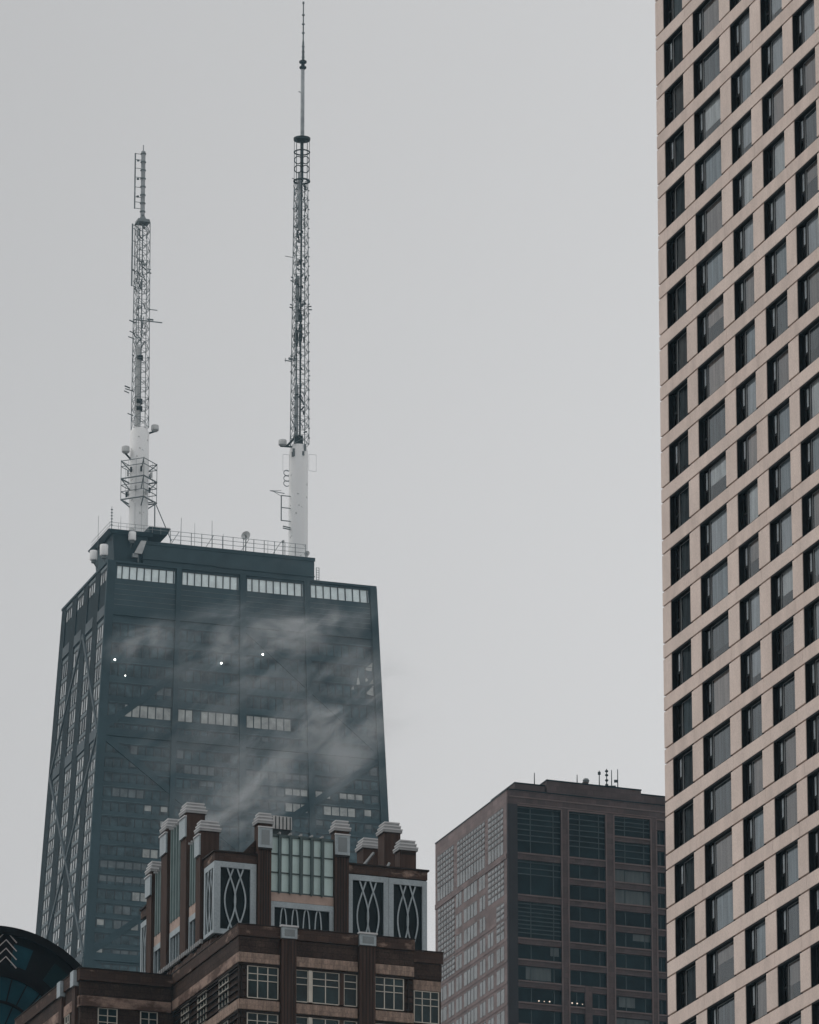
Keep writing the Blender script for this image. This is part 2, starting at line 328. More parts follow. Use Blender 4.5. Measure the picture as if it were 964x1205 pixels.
# ------------------------------------------------------------------ hotel tower on the right
def hotel():
    P = Plan((14.24, 330.05), 72.7, 162.7)
    root = empty('hotel_tower', P.O, 'tall beige precast tower with rows of square dark windows at the right edge', 'tower')
    Z0, PT, BH = 76.602, 3.042, 0.765
    VEND = 47.5; TOP = Z0 + PT * 27 + 0.5
    wins = [(1.336, 4.569), (6.218, 10.564), (12.247, 15.409), (17.057, 20.405), (21.892, 25.24), (26.89, 30.24), (31.9, 36.25), (37.9, 41.1), (42.75, 45.95)]
    MB(P).box(0.92, 34, 0.0, VEND, 0, TOP).build('wall', M['precast'], root)
    MB(P).box(0.88, 0.915, 0.05, VEND - 0.05, Z0 - PT * 6, TOP - 0.3).build('dark_interior', M['joint'], root)
    K0, K1 = -5, 26
    # lower plain cladding down to the street
    MB(P).box(0.0, 0.87, 0.0, VEND, 0, Z0 + PT * K0 - BH).build('lower_wall', M['precast'], root)
    for k in range(K0, K1 + 1):
        z1 = Z0 + PT * k
        sb_ = MB(P); cuts = [0.0] + [(wins[i][1] + wins[i + 1][0]) / 2 + (.45 if (i + k) % 2 else -.45) for i in range(len(wins) - 1)] + [VEND]
        for a_, c_ in zip(cuts, cuts[1:]): sb_.box(0.0, 0.87, a_ + (.013 if a_ else 0), c_ - (.013 if c_ < VEND else 0), z1 - BH, z1)
        sb_.build('spandrel_band', M['precast_b'] if k % 3 else M['precast'], root)
    edges = [0.0] + [x for a in wins for x in a] + [VEND]
    for i in range(0, len(edges), 2):
        b = MB(P)
        for k in range(K0, K1):
            z1 = Z0 + PT * k
            b.box(0.0, 0.87, edges[i], edges[i + 1], z1 + 0.11, z1 + PT - BH - 0.10)
        b.build('pier', M['precast'], root)
    H = PT - BH
    def frame_mb(b, v0, v1, z):
        zt = z + H
        b.box(0.03, 0.34, v0 - 0.01, v0 + 0.07, z, zt); b.box(0.03, 0.34, v1 - 0.07, v1 + 0.01, z, zt)
        b.box(0.03, 0.40, v0 + 0.07, v1 - 0.07, zt - 0.10, zt + 0.05); b.box(0.05, 0.36, v0 + 0.07, v1 - 0.07, z - 0.05, z + 0.07)
        b.box(0.275, 0.33, v0 + 0.07, v0 + 0.30, z + 0.07, zt - 0.10)
        b.box(0.275, 0.35, v0 + 0.66, v0 + 0.98, z + 0.07, zt - 0.10)
        b.box(0.27, 0.32, v0 + 0.30, v0 + 0.66, z + 0.92, z + 1.06)
        return b
    cand = []
    protos = {}
    for ci, (v0, v1) in enumerate(wins):
        for k in range(K0, K1):
            z = Z0 + PT * k
            x, y = pix(P.world(0.1, v0 + 0.8, z + H / 2)); x1, y1 = pix(P.world(0.1, v1, z + H / 2))
            vis = x < 966 and -25 < y < 1228
            cand.append((0 if vis else 1, abs(y - 602) if vis else 0, ci, k))
    cand.sort()
    parts = set((c[2], c[3]) for c in cand[:100] if c[0] == 0)
    pick = random.Random(21)
    fr_rest = MB(P); gl_rest = MB(P)
    for ci, (v0, v1) in enumerate(wins):
        zr = Z0
        for k in range(K0, K1):
            z = Z0 + PT * k; dz = z - zr
            r = pick.random()
            if ci == 0: cm_ = M['cur'][5] if r < 0.62 else M['cur'][4] if k < 10 else M['cur'][0]
            else:
                low = k < 4
                cm_ = M['cur'][(0 if r < .26 else 1 if r < .42 else 2 if r < .57 else 3 if r < .70 else 4 if r < .86 else 5)]
                if low and r < .7: cm_ = M['cur'][(4 if r < .3 else 5 if r < .5 else 3)]
            if ci == 0 and k >= 11 and k < 17: cm_ = M['cur'][5] if k in (12, 14, 15) else M['cur'][3]
            if (ci, k) not in parts:
                frame_mb(fr_rest, v0, v1, z)
                gl_rest.box(0.29, 0.30, v0 + 0.98, v1 - 0.07, z + 0.07, z + H - 0.10)
                continue
            if ci not in protos:
                f0 = frame_mb(MB(P), v0, v1, zr).build('window', M['bronze'], root)
                sheet = lambda u, a, b_, z0, z1: MB().quad(P(u, a, z0), P(u, b_, z0), P(u, b_, z1), P(u, a, z1))
                p0 = sheet(.29, v0 + .985, v1 - .072, zr + .07, zr + H - .10).build('pane', M['glass_dark_mirror' if ci == 0 else 'glass'], f0, recalc=False)
                s0 = sheet(.29, v0 + .30, v0 + .66, zr + .07, zr + H - .10).build('sash_pane', M['glass'], f0, recalc=False)
                c0 = MB(P).box(0.345, 0.36, v0 + 0.99, v1 - 0.075, zr + 0.075, zr + H - 0.105).build('curtain', M['cur'][0], f0)
                c1 = MB(P).box(0.305, 0.32, v0 + 0.33, v0 + 0.66, zr + 1.0, zr + H - 0.2).build('sash_curtain', M['slit'], f0)
                t0 = MB(P).box(.262, .284, v0 + .945, v0 + .985, zr + .08, zr + H - .12).box(.262, .284, v0 + .985, v1 - .075, zr + H - .15, zr + H - .115).build('pane_trim', M['trim'], f0)
                protos[ci] = (f0, p0, s0, c0, c1, dz, t0)
                for o_, m_ in ((f0, M['bronze']), (p0, None), (c0, cm_)):
                    if m_ is cm_: o_.material_slots[0].link = 'OBJECT'; o_.material_slots[0].material = cm_
                f0.location.z = dz
                continue
            f0, p0, s0, c0, c1, d0, t0 = protos[ci]
            f = copy_to(f0, root, dz - d0)
            for o_ in (p0, s0, t0): copy_to(o_, f)
            if pick.random() < (.45 if ci == 0 else .86): copy_to(c1, f)
            cc_ = copy_to(c0, f, 0, cm_)
            if pick.random() < .16:          # blind not fully drawn
                t_ = pick.uniform(.35, .8); zt_ = zr + H - .105; cc_.scale.z = t_; cc_.location.z = zt_ * (1 - t_)
    rest = fr_rest.build('window', M['bronze'], root); tag(rest, kind='stuff')
    gr = gl_rest.build('pane', M['h_glass'], rest)
    return root
hotel()

# ------------------------------------------------------------------ tapered black skyscraper far behind
HP = Plan((-60.573, 1178.444), 70.4, -17.3)
HT, HA, HB_ = 351.74, 56.81, 37.207
TU, TV, TU2, TV2 = .055, .038, .042, .041
def hR(s, z, out=0.0):       # point on the right face, s from 0 (near corner) to 1
    d = HT - z
    return HP(-TU * d + s * (HA + (TU + TU2) * d), -TV * d - out, z)
def hL(s, z, out=0.0):
    d = HT - z
    return HP(-TU * d - out, -TV * d + s * (HB_ + (TV + TV2) * d), z)
def slab(b, F, s0, s1, z0, z1, o0, o1):
    return b.hexa([F(s0, z0, o0), F(s1, z0, o0), F(s1, z0, o1), F(s0, z0, o1),
                   F(s0, z1, o0), F(s1, z1, o0), F(s1, z1, o1), F(s0, z1, o1)])
def skew_bar(b, F, s0, z0, s1, z1, hw, o0, o1, W_):
    """diagonal bar on a tapered face, hw half width in metres across"""
    ds = (s1 - s0) * W_; dz = z1 - z0; L = math.hypot(ds, dz); a = -dz / L * hw / W_; c = ds / L * hw
    return b.hexa([F(s0 + a, z0 + c, o0), F(s1 + a, z1 + c, o0), F(s1 + a, z1 + c, o1), F(s0 + a, z0 + c, o1),
                   F(s0 - a, z0 - c, o0), F(s1 - a, z1 - c, o0), F(s1 - a, z1 - c, o1), F(s0 - a, z0 - c, o1)])

def skyscraper():
    root = empty('tapered_skyscraper', HP.O, 'black tapering skyscraper with cross braces and two white antenna masts on its roof', 'skyscraper')
    D = HT
    MB(HP).frust((-TU * D, HA + TU2 * D, -TV * D, HB_ + TV2 * D), 0, (0, HA, 0, HB_), HT).build('body', M['h_clad'], root)
    pb = MB(HP)          # parapet rim
    pb.box(-0.25, HA + .25, -0.3, 0.5, HT - 0.02, HT + 0.45); pb.box(-0.3, 0.5, 0.5, HB_ + .3, HT - 0.02, HT + 0.45); pb.box(HA - .5, HA + .25, .5, HB_ + .3, HT - .02, HT + .45)
    pb.build('parapet', M['h_col'], root)
    # floors: tops of windows
    tiers = [(338.9 - 4.2 * i, 2.5) for i in range(6)] + [(313.6 - 3.02 * i, 1.75) for i in range(18)]
    # right face -------------------------------------------------------------
    colR = [(-0.004, .026), (.252, .270), (.489, .511), (.730, .750), (.978, 1.004)]
    bays = [(.030, .250), (.272, .487), (.513, .728), (.752, .976)]
    for a, b_ in colR:
        slab(MB(), hR, a, b_, 200, HT - .03, -.2, .55).build('column', M['h_col'], root)
    for zc, hh in ((341.5, .8), (316.1, .8), (269.7, .8)):
        slab(MB(), hR, .0, 1.0, zc - hh, zc + hh, -.2, .35).build('belt_beam', M['h_col'], root)
    WR = 62.0
    braces = [(.5, 341, 0, 316.1), (.5, 341, 1, 316.1), (0, 316.1, 1, 269.7), (1, 316.1, 0, 269.7), (0, 269.7, 1, 214), (1, 269.7, 0, 214)]
    for q in braces:
        skew_bar(MB(), hR, *q, .70, -.2, .19 + .012 * braces.index(q), WR).build('diagonal_brace', M['h_col'], root)
    # lit strips measured along each floor: (s0, s1, z, strength)
    lit = [(.10, .262, 319.3, 1), (.28, .33, 319.3, 1), (.36, .487, 319.3, 1), (.513, .66, 319.3, .9), (.174, .258, 323.8, .45),
           (.061, .161, 302.5, .5), (.166, .25, 301.9, .9), (.223, .248, 298.7, .9), (.168, .221, 292.6, .8), (.03, .049, 289.9, .6),
           (.072, .23, 289.8, .6), (.033, .052, 286.8, .5), (.071, .224, 286.9, .4), (.148, .204, 283.5, .9), (.03, .06, 277.5, .8),
           (.078, .122, 278, .6), (.123, .174, 277.3, .9), (.03, .061, 271.2, .8), (.083, .152, 271.7, .6), (.513, .609, 310.9, .4),
           (.653, .715, 310.8, .7), (.346, .411, 307.8, .7), (.599, .613, 307.4, .6), (.652, .714, 307.5, .9), (.752, .807, 307.7, .9),
           (.846, .944, 307.4, .9), (.961, .975, 307.2, .7), (.656, .713, 304.4, .8), (.8, .888, 304.2, .8), (.915, .941, 304.3, .8),
           (.752, .765, 301.4, .6),  (.921, .935, 301.2, .6), (.30, .40, 310.9, .35)]
    lr = random.Random(3)
    for zt, hh in tiers:
        z0 = zt - hh
        for bi, (a, b_) in enumerate(bays):
            wn = slab(MB(), hR, a, b_, z0, zt, -.1, .05).build('window_band', M['h_glass'], root)
            mu = MB(); n = 8
            for i in range(0, n + 1):
                c = a + (b_ - a) * i / n
                slab(mu, hR, c - .0018, c + .0018, z0, zt, .0, .13)
            slab(mu, hR, a, b_, zt - .06, zt + .06, .0, .128); mu.build('mullion', M['mullion'], wn)
            runs = []
            for i in range(n):
                cc = a + (b_ - a) * (i + .5) / n; hit = 0
                for s0, s1, z, st in lit:
                    if s0 - .006 <= cc <= s1 + .006 and z0 - .7 <= z <= zt + .7 and not hit: hit = st
                if not hit and lr.random() < (.05 if zt < 314 else .01): hit = .3
                kd = 0 if not hit or lr.random() > .95 else (2 if hit > .7 else 1)
                if runs and runs[-1][2] == kd: runs[-1][1] = i + 1
                else: runs.append([i, i + 1, kd])
            for i0, i1, kd in runs:
                if not kd: continue
                c0 = a + (b_ - a) * i0 / n + .003; c1 = a + (b_ - a) * i1 / n - .003
                lo = z0 + (0 if lr.random() < .6 else hh * lr.uniform(.2, .5))
                slab(MB(), hR, c0, c1, lo, zt, .052, .075).build('blind', M['h_blind' if kd == 2 else 'h_blind_dim'], wn)
    for zt, hh in tiers:
        slab(MB(), hR, .028, .976, zt + .22, zt + .40, -.1, .10).build('floor_edge', M['h_edge'], root)
    for bi, (a, b_) in enumerate(bays):      # tall bright strip under the roof
        wn = slab(MB(), hR, a + .004, b_ - .004, 348.5, 351.12, -.1, .06).build('top_window', M['h_bright'], root)
        mu = MB()
        for i in range(8):
            c = a + .004 + (b_ - a - .008) * (i + .65) / 7.8
            if c < b_ - .006: slab(mu, hR, c - .0018, c + .0018, 348.5, 351.12, .0, .2)
        slab(mu, hR, a, b_, 351.1, 351.2, .0, .198); mu.build('mullion', M['mullion'], wn)
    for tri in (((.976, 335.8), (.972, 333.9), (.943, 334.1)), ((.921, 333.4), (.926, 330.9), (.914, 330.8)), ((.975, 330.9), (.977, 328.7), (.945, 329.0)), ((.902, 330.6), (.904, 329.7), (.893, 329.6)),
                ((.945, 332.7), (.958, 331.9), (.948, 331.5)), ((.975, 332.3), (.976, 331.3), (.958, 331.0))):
        MB().prism([hR(q[0], q[1], .06) for q in tri], -HP.ey * .05).build('painted_glint', M['h_blind'], root)  # pale triangles added as reflection glints on the glass
    # blank plant floors get faint horizontal cladding seams
    sm = MB()
    for z in [342.9 + 1.1 * i for i in range(5)]:
        slab(sm, hR, .028, .976, z, z + .09, -.1, .06)
    slab(sm, hR, .4985, .5015, 342.9, 347.4, -.1, .058); sm.build('cladding_seam', M['h_span'], root)
    for s_, z_ in ((.04, 331.03), (.42, 332.4), (.57, 335.1), (.08, 327.9)):
        p = hR(s_, z_, .8)
        r_ = .19 if s_ != .08 else .11
        MB().lathe(p.x, p.y, [(.05, p.z - r_), (r_ * .8, p.z - r_ * .6), (r_, p.z), (r_ * .8, p.z + r_ * .6), (.05, p.z + r_)], 10).build('flood_lamp', M['lamp'], root)
    # left face --------------------------------------------------------------
    slab(MB(), hL, .004, .999, 150, HT - .04, -.2, .008).build('dark_side_sheet', M['h_side'], root)  # added sheet, darkened to offset the sunlight on this face
    colL = [(.155, .255), (.405, .510), (.655, .765), (.905, 1.003)]
    bL = [(.018, .150), (.262, .400), (.517, .650), (.772, .900)]
    for a, b_ in colL:
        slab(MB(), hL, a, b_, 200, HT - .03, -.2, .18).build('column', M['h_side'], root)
    for zc, hh in ((341.6, 1.1), (316.0, 1.1), (269.7, .9)):
        for a, b_ in bL:
            slab(MB(), hL, a - .012, b_ + .004, zc - hh, zc + hh, -.2, .26).build('belt_beam', M['h_brace'], root)
    WL = 40.0
    for q in [(.46, 341, -.0, 316), (.46, 341, .97, 316), (.0, 316, .97, 269.7), (.97, 316, .0, 269.7), (.0, 269.7, .97, 214), (.97, 269.7, 0, 214)]:
        skew_bar(MB(), hL, *q, .38, -.1, .34, WL).build('diagonal_brace', M['h_brace'], root)
    for zt, hh in tiers:
        hh = 2.95 if hh > 2 else 2.0; z0 = zt - hh
        for a, b_ in bL:
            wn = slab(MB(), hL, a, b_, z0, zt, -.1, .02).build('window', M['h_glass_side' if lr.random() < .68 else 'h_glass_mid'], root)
            mu = MB()
            for i in (1, 2):
                c = a + (b_ - a) * i / 3
                slab(mu, hL, c - .006, c + .006, z0, zt, .0, .12)
            slab(mu, hL, a - .004, a + .003, z0, zt, 0, .12); slab(mu, hL, b_ - .003, b_ + .004, z0, zt, 0, .12); slab(mu, hL, a, b_, zt - .03, zt + .08, 0, .118)
            mu.build('mullion', M['mullion'], wn)
            slab(MB(), hL, a - .01, b_, zt + .25, zt + (.75 if hh < 2 else 1.0), -.1, .07).build('spandrel_panel', M['h_span'], root)
    for a, b_ in bL:
        wn = slab(MB(), hL, a, b_, 348.2, 350.35, -.1, .02).build('top_window', M['h_glass_side'], root)
        mu = MB()
        for i in (1, 2):
            c = a + (b_ - a) * i / 3
            slab(mu, hL, c - .006, c + .006, 348.2, 350.35, .0, .12)
        slab(mu, hL, a, b_, 350.3, 350.42, 0, .118); mu.build('mullion', M['mullion'], wn)
        slab(MB(), hL, a - .01, b_ + .01, 350.75, 351.4, -.1, .1).build('spandrel_panel', M['h_span'], root)
    # roof storeys -----------------------------------------------------------
    pn = MB(HP); pn.box(8.6, 45.2, 5, 33, HT - 1, 358.35)
    pent = pn.build('penthouse', M['h_clad'], root)
    rim = MB(HP)
    rim.box(8.4, 45.35, 4.85, 5.0 - .003, 357.75, 358.5); rim.box(8.4, 24, 4.8, 4.99, 354.6, 354.8); rim.box(24.1, 45.3, 4.8, 4.99, 354.4, 354.6)
    rim.build('roof_edge', M['h_col'], pent)
    MB(HP).frust((3.2, 12, 7, 20), HT - 1, (2.2, 9.5, 5.2, 20.5), 359.4).build('mast_house', M['h_clad'], root)
    dk = MB(HP); dk.frust((1.6, 10.4, 4.6, 20.6), 359.4, (1.0, 10.6, 4.2, 21.2), 360.15)
    dk.frust((9.9, 13.6, 5.0, 11.5), 360.16, (9.7, 14.4, 4.8, 12), 361.6)
    dk.build('mast_deck', M['h_col'], root)
    lad = MB()
    for uu in (45.7, 46.3):
        lad.tube(HP(uu, 5.2, HT), HP(uu, 5.2, 356.6), .07, 5)
    for i in range(10): lad.tube(HP(45.7, 5.2, HT + .3 + .5 * i), HP(46.3, 5.2, HT + .3 + .5 * i), .05, 4)
    lad.build('roof_ladder', M['steel'], root)
    return root
skyscraper()

# roof railing, drums, dishes, whips on the skyscraper
def railing():
    rt_ = empty('roof_railing', HP.world(28, 5.3, 358.36), 'thin pipe railing along the edge of the black skyscraper roof', 'railing')
    O = HP(28, 5.3, 358.36); F = lambda u, v, z: HP(u, v, z) - O
    ra = MB()
    for z in (359.5, 360.4, 361.25): ra.tube(F(14.4, 5.3, z), F(43.4, 5.3, z), .055, 5)
    ra.build('rail', M['steel_l'], rt_)
    n = 13
    for i in range(n + 1):
        u = 14.4 + 29 * i / n
        MB().tube(F(u, 5.3, 358.36), F(u, 5.3, 361.3), .075, 5).build('post', M['steel'], rt_)
    br = MB()
    for u in (16.2, 23.6, 31.2, 38): br.tube(F(u, 5.3, 361.2), F(u - 1.6, 7.2, 358.4), .06, 5)
    br.build('brace', M['steel'], rt_)
railing()

def drum_antenna(name, u, v, z, r, h, label, post_to):
    O = HP.world(u, v, z); rt_ = empty(name, O, label, 'antenna', 'drum antennas on the black skyscraper roof')
    MB().lathe(0, 0, [(.2, -h / 2 - .25), (r * .92, -h / 2 - .15), (r, -h / 2 + .05), (r, h / 2), (r * .93, h / 2 + .12), (.15, h / 2 + .2)], 18).build('drum', M['white'], rt_, smooth=True)
    MB().lathe(0, 0, [(r * .55, -h / 2 - .75), (r * .6, -h / 2 - .25)], 12).build('mount', M['steel'], rt_)
    q = HP.world(*post_to) - O
    MB().tube((0, 0, -h / 2 - .6), q, .16, 6).build('arm', M['steel'], rt_)
drum_antenna('drum_antenna', 6.1, 4.6, 359.3 - .2, .80, 1.5, 'white drum antenna in front of the dark mast deck, highest of the roof corner drums', (6.1, 6.8, 356.5))
drum_antenna('drum_antenna', 0.35, 5.2, 355.75, .85, 2.0, 'larger white drum antenna under the left edge of the mast deck', (1.2, 6.5, HT))
drum_antenna('drum_antenna', -1.1, 8.0, 355.3, .80, 1.7, 'white drum antenna hanging farthest left over the roof corner', (.7, 8.6, HT))

def dish_on_post(u, v, z0, z1, r, label):
    O = HP.world(u, v, z0); rt_ = empty('satellite_dish', O, label, 'satellite dish')
    h = z1 - z0
    MB().tube((0, 0, 0), (0, 0, h), .11, 6).build('post', M['steel'], rt_)
    b = MB(); n = 20; d = Vector((-.35, -.92, .15)).normalized(); a = d.orthogonal().normalized(); c = d.cross(a)
    k = len(b.v)
    for rr, off in ((.04, -.30), (r * .5, -.22), (r, 0), (r, .08), (r * .5, -.12), (.04, -.2)):
        for i in range(n):
            t = 2 * math.pi * i / n
            b.v.append(tuple(Vector((0, 0, h)) + d * off * r + a * rr * math.cos(t) + c * rr * math.sin(t)))
    for j in range(5):
        for i in range(n):
            i2 = (i + 1) % n; b.f.append([k + j * n + i, k + j * n + i2, k + (j + 1) * n + i2, k + (j + 1) * n + i])
    b.build('reflector', M['radome'], rt_, smooth=True)
    MB().tube(Vector((0, 0, h)) - d * .2 * r, Vector((0, 0, h)) + d * .55 * r, .06, 5, .1).build('feed', M['steel'], rt_)
dish_on_post(30.6, 5.6, 358.36, 362.0, .98, 'round grey satellite dish on a post, the large one among the roof railing')
dish_on_post(38.6, 5.6, 358.36, 361.5, .38, 'tiny round dish on a post right of the large roof dish')
dish_on_post(43.9, 6.0, 358.36, 359.6, .62, 'small tilted dish at the right end of the skyscraper roof, below the taller mast')

for i, (u, v, z0, h, r, lab) in enumerate([
        (16.9, 6.5, 358.36, 6.3, .075, 'leaning whip antenna on the black roof nearest the shorter mast'),
        (19.9, 6.5, 358.36, 5.4, .05, 'thin whip antenna second from the left along the roof railing'),
        (23.6, 6.5, 358.36, 6.4, .07, 'tall whip antenna halfway between shorter mast and round dish'),
        (26.0, 6.5, 358.36, 3.9, .05, 'short whip antenna just left of the round roof dish'),
        (1.9, 5.2, 360.16, 5.0, .09, 'thick collared whip antenna on the mast deck corner'),
        (-0.2, 8.0, HT, 12.0, .06, 'thin whip antenna rising left of the mast deck'),
        (3.9, 5.5, 360.16, 3.2, .045, 'short thin whip between collared whip and white drum of the mast'),
        (35.6, 6.5, 358.36, 3.4, .05, 'short whip antenna right of the round roof dish')]):
    b = MB().tube((0, 0, 0), (.12 if i == 0 else 0, 0, h), r, 5, r * .6)
    if i == 4:
        for k in range(6): b.lathe(0, 0, [(.22, 1 + k * .65), (.22, 1.15 + k * .65)], 8)
    o = b.build('whip_antenna', M['steel'])
    o.location = HP.world(u, v, z0); tag(o, lab, 'antenna', 'whip antennas on the skyscraper roof')

lt_ = empty('leaning_dish', HP.world(7.6, 4.9, HT + .4), 'pale boxy dish leaning on the roof edge below the mast deck', 'antenna')
F_ = lambda u, v, z: HP(u, v, z)
MB(F_).frust((-1.0, .6, -.5, .4), 3.4, (.4, 1.5, -.5, .4), 6.2).build('reflector', M['radome'], lt_)
MB(F_).tube(HP(0, .2, 0), HP(-.1, .1, 3.6), .16, 6).build('post', M['steel'], lt_)
MB(F_).box(-1.3, -.2, -.3, .5, 2.6, 3.38).build('mount', M['steel_l'], lt_)

# ---- the two broadcast masts
def lattice(b, c, z0, z1, w0, w1, step, r, rd, axes):
    """square lattice tower: four legs, rings and crossed diagonals"""
    ex, ey = axes
    n = max(2, int((z1 - z0) / step)); crn = [(-1, -1), (1, -1), (1, 1), (-1, 1)]
    def P(i, t):
        wd = w0 + (w1 - w0) * t
        return c + ex * (crn[i % 4][0] * wd / 2) + ey * (crn[i % 4][1] * wd / 2) + Vector((0, 0, z0 + (z1 - z0) * t))
    for i in range(4): b.tube(P(i, 0), P(i, 1), r, 6)
    for k in range(n):
        t0, t1 = k / n, (k + 1) / n
        for i in range(4):
            b.tube(P(i, t0), P(i + 1, t0), rd, 4)
            b.tube(P(i, t0), P(i + 1, t1), rd, 4)
            if k % 2 == 0: b.tube(P(i + 1, t0), P(i, t1), rd, 4)
    for i in range(4): b.tube(P(i, 1), P(i + 1, 1), rd, 4)
    return b

def dish_part(root, c, r, h, name='radome_dish'):
    o = MB().lathe(c.x, c.y, [(r * .5, c.z - h * .85), (r, c.z - h * .5), (r, c.z + h * .5), (r * .9, c.z + h * .62), (.1, c.z + h * .62)], 14).build(name, M['radome'], root, smooth=True)
    return o

AX = (HP.ex, HP.ey); AD = ((HP.ex + HP.ey).normalized(), (HP.ey - HP.ex).normalized())
def mast_short():
    O = HP.world(10.92, 18, 360.16)
    root = empty('broadcast_mast', O, 'shorter lattice antenna mast with caged white drum base, left one on the black roof', 'antenna mast')
    Zr = lambda z: z - 360.16
    D = MB().lathe(0, 0, [(2.0, 0), (1.98, Zr(372)), (1.98, Zr(385.6)), (1.55, Zr(386.6))], 28).build('drum', M['drum'], root, smooth=True)
    seam = MB()
    for a_ in (-1.9, -1.2): seam.tube((1.99 * math.cos(a_), 1.99 * math.sin(a_), 0), (1.99 * math.cos(a_), 1.99 * math.sin(a_), Zr(370)), .05, 4)
    seam.build('seam', M['radome'], D)
    # diamond cage with two tiers of outriggers
    cg = MB(); q = 3.85
    crn = [Vector((-q, 0, 0)), Vector((0, -q, 0)), Vector((q, 0, 0)), Vector((0, q, 0))]
    X = HP.ex; Y = HP.ey
    K = [(-X * q), (-Y * q), (X * q), (Y * q)]
    for z in (370.9, 372.6, 374.0, 375.4, 378.0, 379.2):
        th = .17 if z in (370.9, 375.4) else .09
        for i in range(4):
            cg.tube(K[i] + Vector((0, 0, Zr(z))), K[(i + 1) % 4] + Vector((0, 0, Zr(z))), th, 5)
    for i in range(4):
        cg.tube(K[i] + Vector((0, 0, Zr(370.9))), K[i] + Vector((0, 0, Zr(379.4))), .07, 5)
        for t in (.33, .66):
            p = K[i].lerp(K[(i + 1) % 4], t)
            cg.tube(p + Vector((0, 0, Zr(370.9))), p + Vector((0, 0, Zr(379.2))), .035, 4)
        for z0, z1 in ((377.4, 379.2), (373.2, 375.4), (369.5, 370.9)):
            cg.tube(K[i] * .5 + Vector((0, 0, Zr(z0))), K[i] + Vector((0, 0, Zr(z1))), .13, 5)
    cg.build('antenna_cage', M['steel'], root)
    pa = random.Random(5)
    for i in range(14):
        a_ = 2 * math.pi * i / 14; z = Zr(pa.choice((372.4, 373.0, 376.6, 377.2)))
        d = Vector((math.cos(a_), math.sin(a_), 0)); p = d * 2.5 + Vector((0, 0, z))
        b = MB().tube(p - Vector((0, 0, .55)), p + Vector((0, 0, .55)), .22, 6); b.tube(d * 1.9 + Vector((0, 0, z)), p, .07, 4)
        b.build('panel_antenna', M['steel_d'] if i % 2 else M['radome'], root)
    # lattice
    c0 = Vector((0, 0, 0))
    lattice(MB(), c0 + HP.ex * .05, Zr(386.6), Zr(431.5), 3.0, 2.6, 2.1, .08, .05, AX).build('lattice_section', M['steel'], root)
    fe = MB(); fr_ = random.Random(9)
    fe.tube((-.35, 0, Zr(386)), (-.35, 0, Zr(404)), .55, 10, .55)
    fe.build('feeder_housing', M['radome'], root)
    fc = MB()
    for i in range(95):
        z = Zr(fr_.uniform(404, 431)); h = fr_.uniform(.4, 1.5); x = fr_.uniform(-1.2, 1.0)
        fc.tube((x, fr_.uniform(-.8, .3), z), (x + fr_.uniform(-.7, .7), 0, z + h), fr_.uniform(.05, .15), 5)
    fc.tube((.1, -.3, Zr(388)), (.1, -.3, Zr(431)), .12, 5); fc.tube((-.6, .3, Zr(404)), (-.5, .3, Zr(431)), .09, 5)
    fc.build('feeder_cable', M['steel'], root)
    # top candelabra: pole with a ladder of dipoles
    MB(HP).frust((-.7, .7, -.7, .7), Zr(432.2), (-.3, .3, -.3, .3), Zr(433.3)).frust((-1.38, 1.38, -1.38, 1.38), Zr(431.5), (-1.2, 1.2, -1.2, 1.2), Zr(432.2) - .003).build('cap_plate', M['steel'], root)
    MB().lathe(0, 0, [(.46, Zr(433.3)), (.46, Zr(447.4)), (.12, Zr(447.7)), (.1, Zr(448.9))], 14).build('top_pole', M['steel_l'], root, smooth=True)
    rg = MB()
    for i in range(8):
        z = Zr(434 + 1.83 * i); rg.lathe(0, 0, [(.60, z), (.60, z + .22)], 14)
    rg.build('clamp_ring', M['steel'], root)
    dl = MB(); ux = HP.ex * -1.75
    dl.tube(ux + Vector((0, 0, Zr(434.6))), ux + Vector((0, 0, Zr(446.9))), .15, 6)
    for z in (434.7, 436.1, 437.2, 439.4, 441.6, 443.6, 445.5, 446.8):
        dl.tube(ux + Vector((0, 0, Zr(z))), Vector((0, 0, Zr(z))), .07, 5)
    for z in (437.2, 441.1, 445.2): dl.lathe(-1.05, -.35, [(.28, Zr(z)), (.28, Zr(z) + .3)], 8)
    dl.build('dipole_array', M['steel'], root)
    d2 = MB(); u2 = HP.ex * -2.15
    d2.tube(u2 + Vector((0, 0, Zr(417.5))), u2 + Vector((0, 0, Zr(431.2))), .17, 6)
    for z in (417.6, 421, 424.2, 427.5, 431): d2.tube(u2 + Vector((0, 0, Zr(z))), HP.ex * -1.2 + Vector((0, 0, Zr(z) - .3)), .08, 5)
    d2.build('side_array', M['steel'], root)
    arm = MB()
    for z, x0, x1, r_ in ((412.8, 1.3, 3.4, .10), (410.2, -1.5, 4.5, .13), (410.6, 1.3, 2.6, .18), (420.8, 1.2, 2.0, .14), (421.6, 1.2, 1.9, .1), (420.8, -1.5, -2.0, .14),
                          (409.6, -1.4, -2.6, .15), (407.2, -1.4, -2.5, .12), (406.0, -1.4, -2.8, .12), (394.6, -1.4, -3.3, .12), (395.2, -2.2, -3.4, .16), (394.1, -2.4, -3.5, .12),
                          (389.3, -1.4, -2.7, .12), (402.2, 1.4, 1.9, .14), (402.2, -1.4, -1.9, .14), (393.2, 1.4, 1.8, .12)):
        MB().tube(HP(x0, 0, Zr(z)), HP(x1, -.3, Zr(z) + (.25 if x1 < 0 else -.12)), r_, 5).build('side_arm', M['steel'], root)
    dish_part(root, HP(3.15, -.6, Zr(386.9)), .8, .95)
    dish_part(root, HP(-3.1, -.6, Zr(381.6)), .82, 1.05)
    dish_part(root, HP(-1.9, -1.6, Zr(363.9)), .55, .9)
    su = MB()
